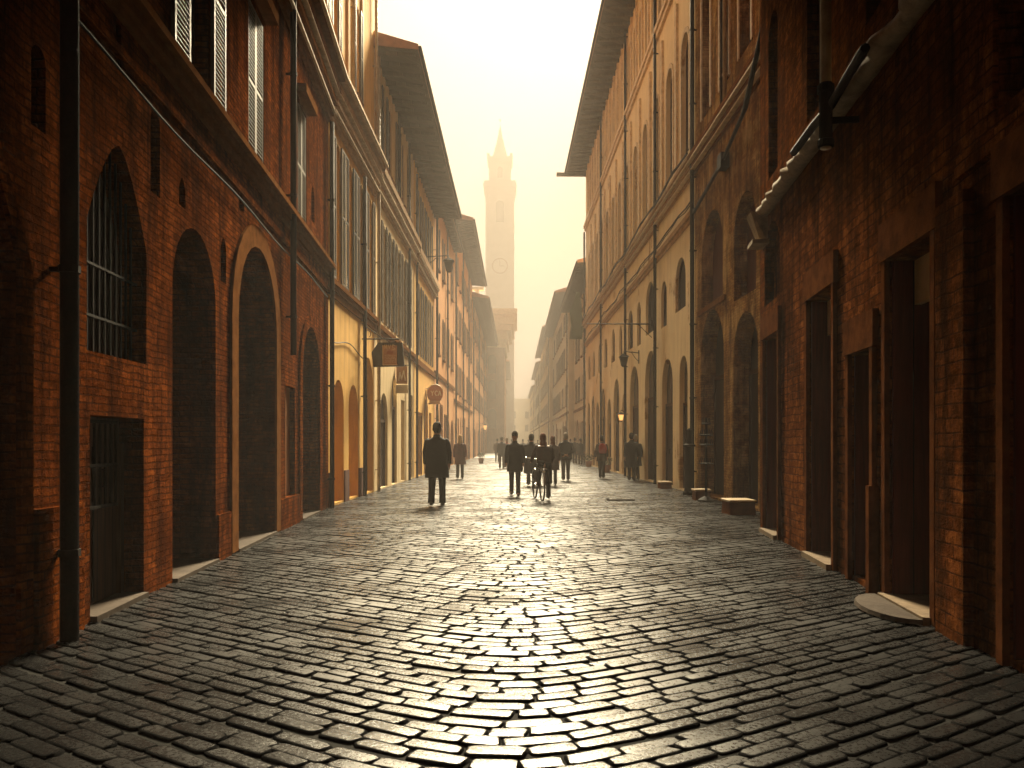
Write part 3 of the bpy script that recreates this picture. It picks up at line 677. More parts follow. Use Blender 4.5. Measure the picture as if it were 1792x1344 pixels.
f.wall(19.0, M['plaster_ochre'])
f.band('string_course', 7.55, 7.85, [(.4, .06), (.7, .12), (1, .09)], 'stone_gold')
f.band('cornice', 8.75, 9.25, [(.3, .06), (.6, .18), (.8, .14), (1, .24)], 'stone_gold'); f.band('attic_course', 15.1, 15.45, [(.5, .1), (1, .16)], 'stone_pale')
mb = MB(); f.box(mb, -.1, .1, .07, -.02, 15.5, 18.9); me_ = mb.mesh('attic_pilaster', M['stone_pale'])
for k in range(21): link('attic_pilaster', me_, f.root, (U(25.11+k*1.42), 0, 0))
mb = MB(); f.box(mb, -.13, .13, .08, -.02, 9.3, 14.6); me_ = mb.mesh('window_pilaster', M['stone_pale'])
for k in range(12): link('window_pilaster', me_, f.root, (U(25.77+k*2.35), 0, 0))
f.pipe(U(29.0), 0, 19, .055, .12, 'iron'); f.pipe(U(36.0+.2), 0, 19, .055, .12, 'iron'); f.pipe(U(45.5), 0, 19, .055, .12, 'iron'); f.pipe(U(55.1), 0, 15, .06, .12, 'iron')
f.roof(19.0, 1.3, near=-.01)
mb = MB(); mb.box(-.12, .12, -2.0, .9, -.1, .1); mb.build('roof_beam', M['eave'], f.root, (U(55.2), 1.0, 18.75))
# --- unseen block added behind the ochre palace to shade the near street
root = empty('shade_block', (7.2, 40, 0), 0, 'tall rust plaster block added out of sight behind the ochre palace to shade the near street', 'building')
mb = MB(); mb.box(0, 12, 0, 9.3, -.1, 38); mb.build('wall', M['plaster_rust'], root)
mb = MB(); mb.add([(-.8,-.8,38.01),(12.8,-.8,38.01),(12.8,10.1,38.01),(-.8,10.1,38.01),(6,4.6,40.5)],[(0,3,2,1),(0,1,4),(1,2,4),(2,3,4),(3,0,4)]); mb.build('roof', M['tile'], root)
for zz in (21, 25, 29, 33):
    for yy in (2, 6): mb = MB(); mb.box(-.03, .02, yy, yy+1.1, zz, zz+1.8); mb.build('window', M['shutter_dark'], root)
# --- unseen bridge added between the two brick houses to shade the near street
root = empty('shade_bridge', (0, 0, 0), 0, 'brick covered bridge added just above the view to shade the near street, between the two nearest houses', 'bridge')
mb = MB(); mb.add([(x, y, z) for x in (-3.9, 4.3) for y, z in ((5.2, 5.6), (6.6, 5.6), (15.4, 9.7), (15.4, 13.7), (5.2, 13.7))], [(0,1,2,3,4),(9,8,7,6,5)]+[(i, i+5, (i+1) % 5+5, (i+1) % 5) for i in range(5)])
mb.build('wall', M['brick_left'], root)
mb = MB(); mb.add([(x, y, z) for x in (-4.0, 4.05) for y, z in ((4.8, 13.71), (15.8, 13.71), (10.3, 15.4))], [(0,1,2),(5,4,3),(0,3,4,1),(1,4,5,2),(2,5,3,0)]); mb.build('roof', M['tile'], root)
# --- far right houses
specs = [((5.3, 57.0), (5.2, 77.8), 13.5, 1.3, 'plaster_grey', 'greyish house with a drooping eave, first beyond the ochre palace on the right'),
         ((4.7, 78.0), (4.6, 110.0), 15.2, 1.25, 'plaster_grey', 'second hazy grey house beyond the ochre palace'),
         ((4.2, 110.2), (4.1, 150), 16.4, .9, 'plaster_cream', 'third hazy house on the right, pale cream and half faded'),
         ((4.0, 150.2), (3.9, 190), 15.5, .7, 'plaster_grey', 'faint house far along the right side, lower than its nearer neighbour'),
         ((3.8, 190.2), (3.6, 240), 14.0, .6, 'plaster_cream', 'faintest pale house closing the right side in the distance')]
for (a, b, H, ov, mt, lab) in specs:
    f = Facade('far_house', a, b, 'right', lab, 'building')
    generic(f, H, [(4.9, 6.9), (8.4, 10.6), (12.0, H-1.3)], 'shutter', 2.9 if a[1] < 100 else 4.2, .9, ground=a[1] < 100, gtop=3.1)
    f.wall(H, M[mt]); f.roof(H, ov, rafters=a[1] < 80); f.pipe(.4, 0, H-.2, .06, .12, 'iron'); f.band('string_course', 4.1, 4.3, [(1, .08)], 'stone_trim')
# the street bends: houses closing the view
f = Facade('far_house', (-12, 262), (14, 262), 'right', 'pale house closing the end of the street behind the haze', 'building')
f.root.rotation_euler[2] = math.pi; f.root.location = (14, 262, 0)
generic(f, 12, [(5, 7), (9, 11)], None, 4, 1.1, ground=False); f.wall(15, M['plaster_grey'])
# the street behind the photographer closes too
f = Facade('plaster_house', (-12, -15), (12, -15), 'left', 'tall plaster house closing the street behind the photographer', 'building')
f.root.rotation_euler[2] = math.pi; f.root.location = (12, -15, 0)
generic(f, 15, [(5, 7.4), (9, 11.4)], 'shutter', 3, .9); f.wall(15, M['plaster_rust']); f.roof(15, .6)

#==================================================================== GROUND
mb = MB(); mb.add([(-420, -420, -.016), (420, -420, -.016), (420, 900, -.016), (-420, 900, -.016)], [(0,1,2,3)])
tag(mb.build('ground', M['mortar']), kind='structure')
def paving():
    rs = np.random.RandomState(5); V = []; F = []; T = []
    def fy(x): return .74*(math.sqrt(x*x+.22)-.47)
    def dfy(x): return .74*x/math.sqrt(x*x+.22)
    xc = -.05; row = .138; y = 2.0 - 4.2
    NR = []
    k_row = 0
    while y < 82:
        far = y > 30
        rh = row * (1.0 if y < 22 else 1.25 if y < 45 else 1.7)
        x = -6.3 + rs.uniform(0, .3); k_row += 1; wob = rs.uniform(0, 6.28); amp = .022
        while x < 6.3:
            w = rs.uniform(.18, .34) * (1 if y < 30 else 1.3)
            cx = x + w/2; xx = cx - xc
            d = dfy(xx); nn = math.sqrt(1+d*d); th = rh/nn
            cyy = y + fy(xx) + amp*math.sin(cx*2.1+wob) + rs.uniform(-.006, .006)
            if -1.2 < cyy < 80 and -6.2 < cx < 6.2:
                t = np.array([1/nn, d/nn]); n_ = np.array([-d/nn, 1/nn])
                L = w*nn/2 - .004; W = th/2 - .004
                tilt = rs.uniform(-1, 1, 2)*.011; zc = rs.uniform(-.004, .004); skew = rs.uniform(-.14, .14)
                L *= rs.uniform(.97, 1.0); W *= rs.uniform(.95, 1.0)
                k0 = len(V)
                cor = rs.uniform(-.012, .012, (8, 2))
                base = [(-.84,-1),(.84,-1),(1,-.7),(1,.7),(.84,1),(-.84,1),(-1,.7),(-1,-.7)]
                for ins, z in ((0, -.05), (0, -.009), (.006, -.002), (.018, .0)):
                    for (a, b), (ja, jb) in zip(base, cor):
                        la = a*(L-ins) + ja + skew*b*W*.8; lb = b*(W-ins) + jb*.5
                        V.append((cx + t[0]*la + n_[0]*lb, cyy + t[1]*la + n_[1]*lb, z + zc + tilt[0]*la + tilt[1]*lb*1.5))
                    
                up = np.array([-tilt[0]*t[0]-1.5*tilt[1]*n_[0], -tilt[0]*t[1]-1.5*tilt[1]*n_[1], 1.0])
                for q_, (hz_, uz_) in enumerate(((1, 0), (.9, .5), (.14, 1), (.02, 1))):
                    for (a, b) in base:
                        dr = t*a*.6 + n_*b; dr = dr/np.linalg.norm(dr); v_ = up*uz_ + np.array([dr[0], dr[1], 0])*hz_; NR.append(tuple(v_/np.linalg.norm(v_)))
                NR.append(tuple(up/np.linalg.norm(up)))
                V.append((cx, cyy, zc+.0015)); tone = rs.beta(2, 2)
                for r_ in range(3):
                    for q in range(8): F.append((k0+r_*8+q, k0+r_*8+(q+1) % 8, k0+(r_+1)*8+(q+1) % 8, k0+(r_+1)*8+q))
                for q in range(8): F.append((k0+24+q, k0+24+(q+1) % 8, k0+32))
                T += [tone]*33
            x += w
        y += rh
    me = bpy.data.meshes.new('street'); me.from_pydata(V, [], F); me.materials.append(M['cobble'])
    at = me.attributes.new('tone', 'FLOAT', 'POINT'); at.data.foreach_set('value', T); at = me.attributes.new('edge', 'FLOAT', 'POINT'); at.data.foreach_set('value', ([1.0]*16+[.75]*8+[0.0]*9)*(len(V)//33))
    me.polygons.foreach_set('use_smooth', [True]*len(me.polygons)); me.update(); me.normals_split_custom_set_from_vertices(NR)
    return link('street', me)
tag(paving(), kind='structure')
def far_road():
    m, nt, b = new_mat('cobble far')
    tc = nt.nodes.new('ShaderNodeTexCoord')
    br = N(nt, 'ShaderNodeTexBrick'); nt.links.new(tc.outputs['Object'], br.inputs['Vector'])
    br.inputs['Scale'].default_value = 1; br.inputs['Brick Width'].default_value = .4; br.inputs['Row Height'].default_value = .25; br.inputs['Mortar Size'].default_value = .015
    br.inputs['Color1'].default_value = (.09, .08, .065, 1); br.inputs['Color2'].default_value = (.05, .045, .04, 1); br.inputs['Mortar'].default_value = (.015, .013, .012, 1)
    nt.links.new(br.outputs['Color'], b.inputs['Base Color']); b.inputs['Roughness'].default_value = .42
    inv = N(nt, 'ShaderNodeMath', operation='SUBTRACT'); inv.inputs[0].default_value = 1; nt.links.new(br.outputs['Fac'], inv.inputs[1]); bump(nt, b, inv.outputs[0], .5, .02)
    mb = MB(); mb.add([(-7, 79.5, .001), (7, 79.5, .001), (7, 300, .001), (-7, 300, .001)], [(0,1,2,3)])
    tag(mb.build('road', m), kind='structure')
far_road()
#==================================================================== THINGS IN THE STREET
def ell(cx, cy, z, rx, ry, n=16, rot=0, seed=0, amp=0.0):
    out = []
    for k in range(n):
        t = 2*math.pi*k/n; q = 1 + amp*math.sin(t*5+seed*1.7) + amp*.6*math.sin(t*3+seed)
        out.append((cx+rx*q*math.cos(t), cy+ry*q*math.sin(t), z))
    return out
def skin_mesh(name, nodes, edges, mat):
    me = bpy.data.meshes.new(name); me.from_pydata([n[0] for n in nodes], edges, [])
    o = bpy.data.objects.new('skin_source', me); COL.objects.link(o)
    o.modifiers.new('s', 'SKIN'); sm = o.modifiers.new('u', 'SUBSURF'); sm.levels = 1; sm.render_levels = 1
    lay = me.skin_vertices[0] if me.skin_vertices else None
    if lay is None: raise RuntimeError('no skin layer')
    for i, n in enumerate(nodes): lay.data[i].radius = n[1] if isinstance(n[1], tuple) else (n[1], n[1]); lay.data[i].use_root = (i == 0)
    dg = bpy.context.evaluated_depsgraph_get(); dg.update()
    r = bpy.data.meshes.new_from_object(o.evaluated_get(dg)); bpy.data.objects.remove(o)
    r.name = name; r.materials.clear(); r.materials.append(mat)
    for p in r.polygons: p.use_smooth = True
    return r
def lerp(a, b, t): return tuple(a[i]+(b[i]-a[i])*t for i in range(3))
def person(x, y, h, face, label, coat='cloth_black', hem=.74, trousers='cloth_black', hair='hair_dark', hairlong=False, stride=.16, arms='down', group='people walking in the street',
           ride=False, hat=None, width=1.0, lean=0.0, headturn=0):
    root = empty('person', (x, y, .004), face, label, 'person', group)
    s = h/1.76; root.scale = (s*width, s*width, s)
    L = lean; nodes = []; edges = []
    def nd(p, r, par=None):
        nodes.append((p, r)); i = len(nodes)-1
        if par is not None: edges.append((par, i))
        return i
    if ride:
        pz, py = 1.0, 0.0; ch = (0, .16, 1.34); nk = (0, .24, 1.47); hd = (0, .28, 1.60)
    else:
        pz, py = .95, 0.0; ch = (0, .02+L*.4, 1.29); nk = (0, .01+L*.55, 1.46); hd = (0, .035+L*.62, 1.60)
    p0 = nd((0, py, pz), (.145, .10)); b1 = nd(lerp((0, py, pz), ch, .45), (.13, .095), p0); c1 = nd(ch, (.15, .10), b1)
    n1 = nd(nk, .058, c1); h1 = nd((hd[0], hd[1]-.005, hd[2]), (.062, .07), n1); h2 = nd((hd[0], hd[1], hd[2]+.085), (.07, .082), h1)
    nd((hd[0], hd[1]+.095, hd[2]+.02), .013, h1)
    legs = []; arms_ = []
    for sd in (-1, 1):
        st = stride*sd
        hip = nd((sd*.085, py, pz-.06), .085, p0)
        if ride:
            kn_p = (sd*.13, .36 if sd < 0 else .22, .82 if sd < 0 else .56); an_p = (sd*.12, .24 if sd < 0 else .10, .44 if sd < 0 else .14)
        else:
            kn_p = (sd*.09, st*.62+.03, .50); an_p = (sd*.095, st-.02 if st > 0 else st-.05, .085 if st >= -.01 else .11)
        kn = nd(kn_p, .055, hip); an = nd(an_p, .036, kn); nd((an_p[0]+sd*.01, an_p[1]+.14, an_p[2]-.055), .03, an)
        legs.append(((sd*.085, py, pz-.06), kn_p, an_p))
        shp = (sd*.17, ch[1]-.0, ch[2]+.10); sh = nd(shp, .055, c1)
        if arms == 'back': ep = (sd*.26, ch[1]-.10, 1.10); wp = (sd*.06, ch[1]-.19, .98); hdv = (-sd*.05, 0, -.02)
        elif arms == 'bars': ep = (sd*.27, ch[1]+.14, 1.16); wp = (sd*.27, ch[1]+.38, 1.05); hdv = (0, .05, -.01)
        elif arms == 'pockets': ep = (sd*.25, ch[1]-.05, 1.13); wp = (sd*.215, ch[1]+.06, .93); hdv = (-sd*.01, .03, -.05)
        else: ep = (sd*.225, ch[1]-.03 - sd*stride*.3, 1.14); wp = (sd*.235, ch[1]+.05 - sd*stride*.8, .90); hdv = (0, .01, -.06)
        el = nd(ep, .042, sh); wr = nd(wp, .027, el); pm_p = tuple(wp[i]+hdv[i] for i in range(3)); pm = nd(pm_p, (.030, .022), wr)
        arms_.append((shp, ep, wp))
        for q in range(4):
            off = (q-1.5)*.019; fl = (.062, .074, .070, .055)[q]; dd = Vector(hdv).normalized()
            a = (pm_p[0]+dd.x*.035, pm_p[1]+off+dd.y*.035, pm_p[2]+dd.z*.035) if arms == 'down' or arms == 'pockets' else (pm_p[0]+off*.7+dd.x*.035, pm_p[1]+dd.y*.035, pm_p[2]+off+dd.z*.035)
            k1 = nd(a, .010, pm); b_ = (a[0]+dd.x*fl*.5-sd*.004, a[1]+dd.y*fl*.5, a[2]+dd.z*fl*.5); k2 = nd(b_, .009, k1)
            nd((b_[0]+dd.x*fl*.5-sd*.014, b_[1]+dd.y*fl*.5, b_[2]+dd.z*fl*.45), .008, k2)
        t1 = nd((pm_p[0]-sd*.004, pm_p[1]+.036, pm_p[2]+.004), .011, pm); nd((pm_p[0]-sd*.008, pm_p[1]+.055, pm_p[2]-.03), .009, t1)
    link('body', skin_mesh('body', nodes, edges, M['skin']), root)
    # coat: a lofted torso with sleeves
    rnd = random.Random(int(x*100+y*10)); sdv = rnd.random()*6
    mb = MB(); rr = []
    top = nk; prof = [(1.0, .062, .062), (.93, .095, .085), (.87, .155, .10), (.78, .21, .13), (.62, .218, .14), (.40, .205, .138), (.18, .205, .142), (0, .215, .15)]
    base = (0, py, pz)
    for t, rx, ry in prof:
        c = lerp(base, (top[0], top[1], top[2]+.035), t) if t > .86 else lerp(base, (ch[0], ch[1], ch[2]+.18), t/.93)
        rr.append(ell(c[0], c[1]-.01, c[2], rx, ry, 18, 0, sdv+t*3, .012 if t < .8 else 0))
    z = pz-.08
    while not ride and z > hem: f_ = (pz-z)/.5; rr.append(ell(0, py-.005, z, .205+.045*f_, .15+.05*f_, 18, 0, sdv-f_, .03)); z -= .09
    if not ride: f_ = (pz-hem)/.5; rr.append(ell(0, py-.005, hem, .208+.045*f_, .15+.05*f_, 18, 0, sdv-f_, .035)); rr.append(ell(0, py-.005, hem+.012, .18+.04*f_, .13+.05*f_, 18))
    mb.rings(rr)
    for (a, b, c) in arms_:
        a2 = (a[0]*.86, a[1], a[2]+.012)
        mb.tube([a2, a, lerp(a, b, .35), lerp(a, b, .75), b, lerp(b, c, .4), lerp(b, c, .85), lerp(b, c, 1.0)], [.045, .070, .070, .062, .060, .054, .050, .047], 12)
    mb.build('coat', M[coat], root, smooth=True)
    mb = MB(); mb.tube([(nk[0], nk[1]-.005, nk[2]-.03), (nk[0], nk[1], nk[2]+.06)], [.085, .068], 14); mb.build('collar', M[coat], root, smooth=True)
    mb = MB()
    for (a, b, c) in legs:
        mb.tube([(a[0]*.9, a[1], a[2]+.08), a, lerp(a, b, .4), lerp(a, b, .8), b, lerp(b, c, .35), lerp(b, c, .8), (c[0], c[1]-.005, c[2]-.035)], [.10, .105, .092, .075, .070, .064, .062, .066], 12)
    mb.build('trousers', M[trousers], root, smooth=True)
    for (a, b, c) in legs:
        m2 = MB(); q = c; zb = c[2]-.085
        m2.rings([[(q[0]+px*.045*w_, q[1]+py_, zb+zz) for px, py_, zz in [(math.cos(t), 0, .0) for t in ()]] for w_ in ()] or
                 [[(q[0]+r_*math.cos(t)*.5, q[1]+yy, zb+max(0, hh*(.5+.5*math.sin(t)))) for t in [2*math.pi*k/10 for k in range(10)]] for yy, r_, hh in ((-.075, .04, .05), (-.06, .075, .09), (.0, .085, .10), (.08, .095, .07), (.15, .09, .05), (.19, .05, .03))])
        m2.build('shoe', M['leather'], root, smooth=True)
    # hair
    hx, hy, hzz = hd[0], hd[1], hd[2]+.055; mb = MB(); rr = []
    zs = [(-.10, .6, -.045), (-.06, .84, -.035), (-.01, 1, -.022), (.05, 1.04, -.012), (.085, .94, -.008), (.112, .76, -.006), (.132, .50, -.004), (.143, .22, -.002), (.146, .05, 0)]
    if hairlong: zs = [(-.24, .9, -.07), (-.18, 1.1, -.06), (-.12, 1.1, -.05)] + zs[1:]
    for dz, q, dy in zs: rr.append(ell(hx, hy+dy, hzz+dz, .085*q, .092*q*(.85 if dy < -.02 else 1), 14, 0, sdv+dz*9, .03))
    mb.rings(rr); mb.build('hair', M[hair], root, smooth=True)
    if hat:
        mb = MB(); mb.lathe([(.09, hzz+.03), (.102, hzz+.035), (.098, hzz+.09), (.075, hzz+.135), (.03, hzz+.16)], hx, hy, 14); mb.build('hat', M[hat], root, smooth=True)
    mb = MB()
    for sd in (-1, 1):
        mb.rings([ell(sd*(.078+.008*i), hd[1]-.005, 0, .001, .001, 8) for i in ()] or [[(sd*xx, hd[1]+.0+r_*math.cos(t), hd[2]+.035+r_*1.5*math.sin(t)) for t in [2*math.pi*k/8 for k in range(8)]] for xx, r_ in ((.070, .016), (.088, .022), (.094, .012))])
    mb.build('ears', M['skin'], root, smooth=True)
    mb = MB()
    for sd in (-1, 1): mb.lathe([(.001, -.009), (.009, -.004), (.009, .004), (.001, .009)], 0, 0, 8)
    e = MB()
    for sd in (-1, 1): e.box(hd[0]+sd*.030-.010, hd[0]+sd*.030+.010, hd[1]+.074, hd[1]+.080, hd[2]+.050, hd[2]+.058)
    e.build('eyes', M['dark'], root)
    e = MB(); e.box(hd[0]-.022, hd[0]+.022, hd[1]+.066, hd[1]+.073, hd[2]-.026, hd[2]-.020); e.build('mouth', M['cloth_red'], root)
    return root
def P(px, Y): return (px-905)/1493*Y

person(P(765, 19), 19, 1.83, 0.03, 'large man in a long black coat walking away, nearest person on the left', hem=.60, width=1.12, arms='down', stride=.17)
person(P(805, 33.2), 33.2, 1.68, .05, 'blond woman in a wine-red coat behind the large man in black', coat='cloth_red', hem=.58, hair='hair_blond', hairlong=True, stride=.2)
person(P(901, 22.6), 22.6, 1.68, math.pi, 'slim man in a long black jacket facing the camera, left of the cyclist', hem=.66, stride=-.14)
person(P(953, 20.6), 20.6, 1.60, .12, 'cyclist in a dark brown jacket riding away down the middle of the street', coat='cloth_brown', hair='hair_red', hairlong=True, ride=True, arms='bars', trousers='cloth_black')
person(P(930, 27.9), 27.9, 1.66, 0, 'person in a wide dark coat half hidden on the left side of the cyclist', coat='cloth_black', hem=.42, hair='hair_dark', width=1.1, stride=.08)
person(P(968, 27.9), 28.1, 1.60, 0, 'auburn-haired person in a brown coat on the right side of the cyclist', coat='cloth_brown', hem=.55, hair='hair_red', hairlong=True, stride=.12)
person(P(990, 31.7), 31.7, 1.74, 0, 'man in a dark navy jacket with his hands clasped behind his back', coat='cloth_navy', hem=.80, arms='back', stride=.17, hair='hair_grey', trousers='cloth_grey', width=1.08)
bp = person(P(1053, 33.7), 33.7, 1.66, .06, 'walker in a brown jacket wearing the red backpack', coat='cloth_brown', hem=.72, hair='hair_dark', stride=.18)
person(4.22, 31.5, 1.74, 0, 'dim figure in a black coat standing close to the right wall under the arches', hem=.5, group='people standing by the right wall', stride=.03)
person(4.5, 32.3, 1.68, .2, 'second dim figure in a navy coat, nearer the wall than the first', coat='cloth_navy', hem=.55, group='people standing by the right wall', stride=.03, hair='hair_grey')
person(P(878, 46.4), 46.4, 1.70, 0, 'distant person in a dark teal coat left of the slim man in black', coat='cloth_navy', hem=.7, stride=.13, trousers='cloth_brown')
person(P(887, 47.6), 47.6, 1.68, 0, 'distant person in a rust jacket beside the one in dark teal', coat='cloth_rust', hem=.72, stride=.1, hair='hair_grey')
person(P(1007, 56), 56.5, 1.72, 0, 'far pedestrian in black, left one of the pair near the ochre palace end', hem=.7, stride=.12)
person(P(1016, 54), 54, 1.66, 0, 'far pedestrian in grey, right one of the pair near the end of the ochre palace', coat='cloth_grey', hem=.66, stride=.12, hair='hair_dark')
for px, Y, c, lab in ((896, 66, 'cloth_red', 'tiny far figure in wine red seen just left of the slim man in black'), (915, 72, 'cloth_grey', 'tiny far figure in grey between the slim man and the cyclist'),
                      (925, 80, 'cloth_brown', 'tiny far figure in brown just left of the cyclist, farther down the street'), (998, 70, 'cloth_rust', 'tiny far figure in rust right of the man in navy'), (870, 62, 'cloth_brown', 'tiny far figure in brown by the left house fronts'), (941, 95, 'cloth_navy', 'tiny farthest figure in navy hidden behind the cyclist')):
    person(P(px, Y), Y, 1.68, 0, lab, coat=c, hem=.7, group='far people down the street')

# red backpack
b0 = empty('backpack', (P(1053, 33.7)+.0, 33.7, 0), .06, 'bright red backpack on the back of the walker in the brown jacket', 'backpack')
mb = MB(); mb.rings([ell(0, -.21, z, rx, ry, 16, 0, 1, .02) for z, rx, ry in ((.98, .10, .06), (1.0, .14, .085), (1.12, .155, .10), (1.26, .15, .095), (1.34, .12, .075), (1.38, .07, .04))]); mb.build('bag', M['bag_red'], b0, smooth=True)
mb = MB(); mb.rings([ell(0, -.31, z, rx, ry, 12) for z, rx, ry in ((1.02, .08, .02), (1.05, .10, .035), (1.16, .10, .035), (1.19, .08, .02))]); mb.build('pocket', M['bag_red'], b0, smooth=True)
for sd in (-1, 1): mb = MB(); mb.tube([(sd*.09, -.14, 1.36), (sd*.12, -.02, 1.42), (sd*.13, .11, 1.33), (sd*.12, .14, 1.15), (sd*.14, -.1, 1.03)], .014, 6); mb.build('strap', M['cloth_black'], b0)

# bicycle
bk = empty('bicycle', (P(949, 20.35), 20.35, .0), .14, 'dark bicycle with chrome mudguard and rear rack ridden by the cyclist', 'bicycle')
def wheel(y):
    wr = MB(); r = .345; n = 40
    wr.rings([[((a*.022), y+(r+b*.022)*math.cos(t), .37+(r+b*.022)*math.sin(t)) for a, b in [(math.cos(q*math.pi/4), math.sin(q*math.pi/4)) for q in range(8)]] for t in [2*math.pi*k/n for k in range(n+1)]], False)
    o = wr.build('wheel', M['rubber'], bk, smooth=True)
    sp = MB()
    for k in range(14): t = 2*math.pi*k/14; sp.tube([(.02*(-1)**k, y, .37), (0, y+r*.97*math.cos(t), .37+r*.97*math.sin(t))], .0022, 4)
    sp.build('spokes', M['chrome'], o); hb = MB(); hb.tube([(-.05, y, .37), (.05, y, .37)], .022, 8); hb.build('hub', M['chrome'], o)
    g = MB(); g.rings([[(sx*.03, y+(.40+dz)*math.cos(t), .37+(.40+dz)*math.sin(t)) for sx, dz in ((-1, -.012), (-.5, 0), (.5, 0), (1, -.012), (.5, -.006), (-.5, -.006))] for t in [R(a) for a in range(20 if y > .5 else 30, 176, 12)]]); g.build('mudguard', M['chrome'], bk)
wheel(.0); wheel(1.08)
fr = MB(); bb = (0, .45, .30); st = (0, .30, .86); hdt = (0, .86, .90); hb_ = (0, .90, .74)
for a, b, r in ((bb, st, .017), (st, hdt, .017), (bb, hb_, .019), (hdt, hb_, .02), (st, (.045, 0, .37), .009), (st, (-.045, 0, .37), .009), (bb, (.045, 0, .37), .010), (bb, (-.045, 0, .37), .010), (hb_, (.04, 1.08, .37), .012), (hb_, (-.04, 1.08, .37), .012)):
    fr.tube([a, b], r, 8)
fr.build('frame', M['bike_paint'], bk, smooth=True)
mb = MB(); mb.tube([hdt, (0, .85, 1.0)], .014, 8); mb.tube([(-.31, .60, 1.02), (-.27, .74, 1.04), (-.10, .85, 1.0), (.10, .85, 1.0), (.27, .74, 1.04), (.31, .60, 1.02)], .012, 8); mb.build('handlebar', M['chrome'], bk, smooth=True)
mb = MB(); mb.tube([st, (0, .27, .93)], .014, 8); mb.rings([ell(0, y_, z_, 1, 1) for y_, z_ in ()] or [[(w_*math.cos(t), y_, .95+.03*math.sin(t)) for t in [2*math.pi*k/10 for k in range(10)]] for y_, w_ in ((.10, .05), (.13, .10), (.20, .10), (.30, .045), (.40, .02))]); mb.build('saddle', M['leather'], bk, smooth=True)
mb = MB()
for x_ in (-.07, 0, .07): mb.tube([(x_, -.22, .78), (x_, .24, .80)], .007, 6)
mb.box(-.08, .08, -.23, -.215, .77, .79); mb.tube([(.06, -.1, .78), (.05, 0, .37)], .006, 6); mb.tube([(-.06, -.1, .78), (-.05, 0, .37)], .006, 6); mb.build('rear_rack', M['chrome'], bk)
mb = MB(); mb.tube([(.12, .45, .30), (-.12, .45, .30)], .012, 8); mb.tube([(.12, .45, .30), (.12, .38, .14)], .009, 6); mb.tube([(-.12, .45, .30), (-.12, .52, .46)], .009, 6)
mb.box(.10, .2, .34, .42, .13, .15); mb.box(-.2, -.10, .48, .56, .45, .47); mb.build('crank', M['iron'], bk)
mb = MB(); mb.box(-.03, .03, -.25, -.235, .70, .735); mb.build('rear_reflector', M['sign_cream'], bk)
mb = MB()
for sd in (-1, 1): mb.rings([[(sd*.12+.055*math.cos(t), y_, .62+hh*math.sin(t)) for t in [2*math.pi*k/12 for k in range(12)]] for y_, hh in ((-.24, .10), (-.22, .15), (.1, .16), (.15, .10))])
o = mb.build('pannier_bags', M['cloth_grey'], None, (P(949, 20.35), 20.35, 0), .14, True); tag(o, 'pair of dark grey pannier bags slung over the bicycle rear rack', 'bag')

# hanging signs on the left
s1 = empty('shop_sign', (-4.11, 22.5, 0), 0, 'black tapered hanging sign with a tan panel of worn lettering on an iron bracket', 'sign')
x0 = 4.11
mb = MB(); pg = [(-3.65, 4.04), (-3.02, 4.04), (-2.97, 3.42), (-3.78, 3.40), (-3.83, 3.78)]; mb.prism([(x+x0, z) for x, z in pg], -.06, .06); mb.build('board', M['sign_black'], s1)
mb = MB(); mb.prism([(x+x0, z) for x, z in ((-3.53, 3.45), (-3.16, 3.45), (-3.16, 3.96), (-3.53, 3.96))], -.064, -.058); mb.prism([(x+x0, z) for x, z in ((-3.53, 3.45), (-3.16, 3.45), (-3.16, 3.96), (-3.53, 3.96))], .058, .064); pn = mb.build('panel', M['sign_tan'], s1)
mb = MB()
for (xa, za, xb, zb) in ((-3.54, 3.44, -3.52, 3.97), (-3.54, 3.44, -3.15, 3.46)): mb.box(xa+x0, xb+x0, -.068, -.064, za, zb)
rnd = random.Random(11)
def stroke(mb, pts, y, r=.007):
    for a, b in zip(pts[:-1], pts[1:]):
        d = Vector((b[0]-a[0], b[1]-a[1])); n_ = Vector((-d.y, d.x)).normalized()*r
        mb.prism([(a[0]-n_.x, a[1]-n_.y), (b[0]-n_.x, b[1]-n_.y), (b[0]+n_.x, b[1]+n_.y), (a[0]+n_.x, a[1]+n_.y)], y-.004, y)
bx_ = -3.50+x0
stroke(mb, [(bx_, 3.86), (bx_+.02, 3.98), (bx_+.045, 3.88), (bx_+.07, 3.98), (bx_+.08, 3.86)], -.066, .008); stroke(mb, [(bx_+.11, 3.98), (bx_+.14, 3.87), (bx_+.17, 3.98)], -.066, .008); stroke(mb, [(bx_+.30, 3.95), (bx_+.23, 3.98), (bx_+.22, 3.91), (bx_+.29, 3.89), (bx_+.27, 3.85), (bx_+.21, 3.86)], -.066, .008)
for zz in (3.68, 3.62, 3.57, 3.52):
    xx = bx_+.02
    while xx < bx_+.31:
        w_ = rnd.uniform(.015, .035); stroke(mb, [(xx, zz+rnd.uniform(-.012, .012)), (xx+w_/2, zz+rnd.uniform(.0, .03)), (xx+w_, zz+rnd.uniform(-.012, .012))], -.066, .004); xx += w_+.012
mb.build('lettering', M['sign_cream'], pn)
mb = MB(); mb.prism([(bx_+.06, 3.74), (bx_+.22, 3.72), (bx_+.25, 3.80), (bx_+.16, 3.85), (bx_+.09, 3.81)], -.069, -.065); mb.build('emblem', M['sign_red'], pn)
mb = MB(); mb.tube([(0.02, 0, 4.14), (1.02, 0, 4.14)], .018, 8); mb.tube([(0.02, 0, 4.55), (.55, 0, 4.16)], .012, 6)
for xx in (.50, 1.0): mb.tube([(xx, 0, 4.14), (xx, 0, 4.03)], .008, 6)
for k in range(20): pass
mb.tube([(.15+.10*math.cos(t), 0, 4.27+.10*math.sin(t)) for t in [R(a) for a in range(-60, 240, 20)]], .009, 6)
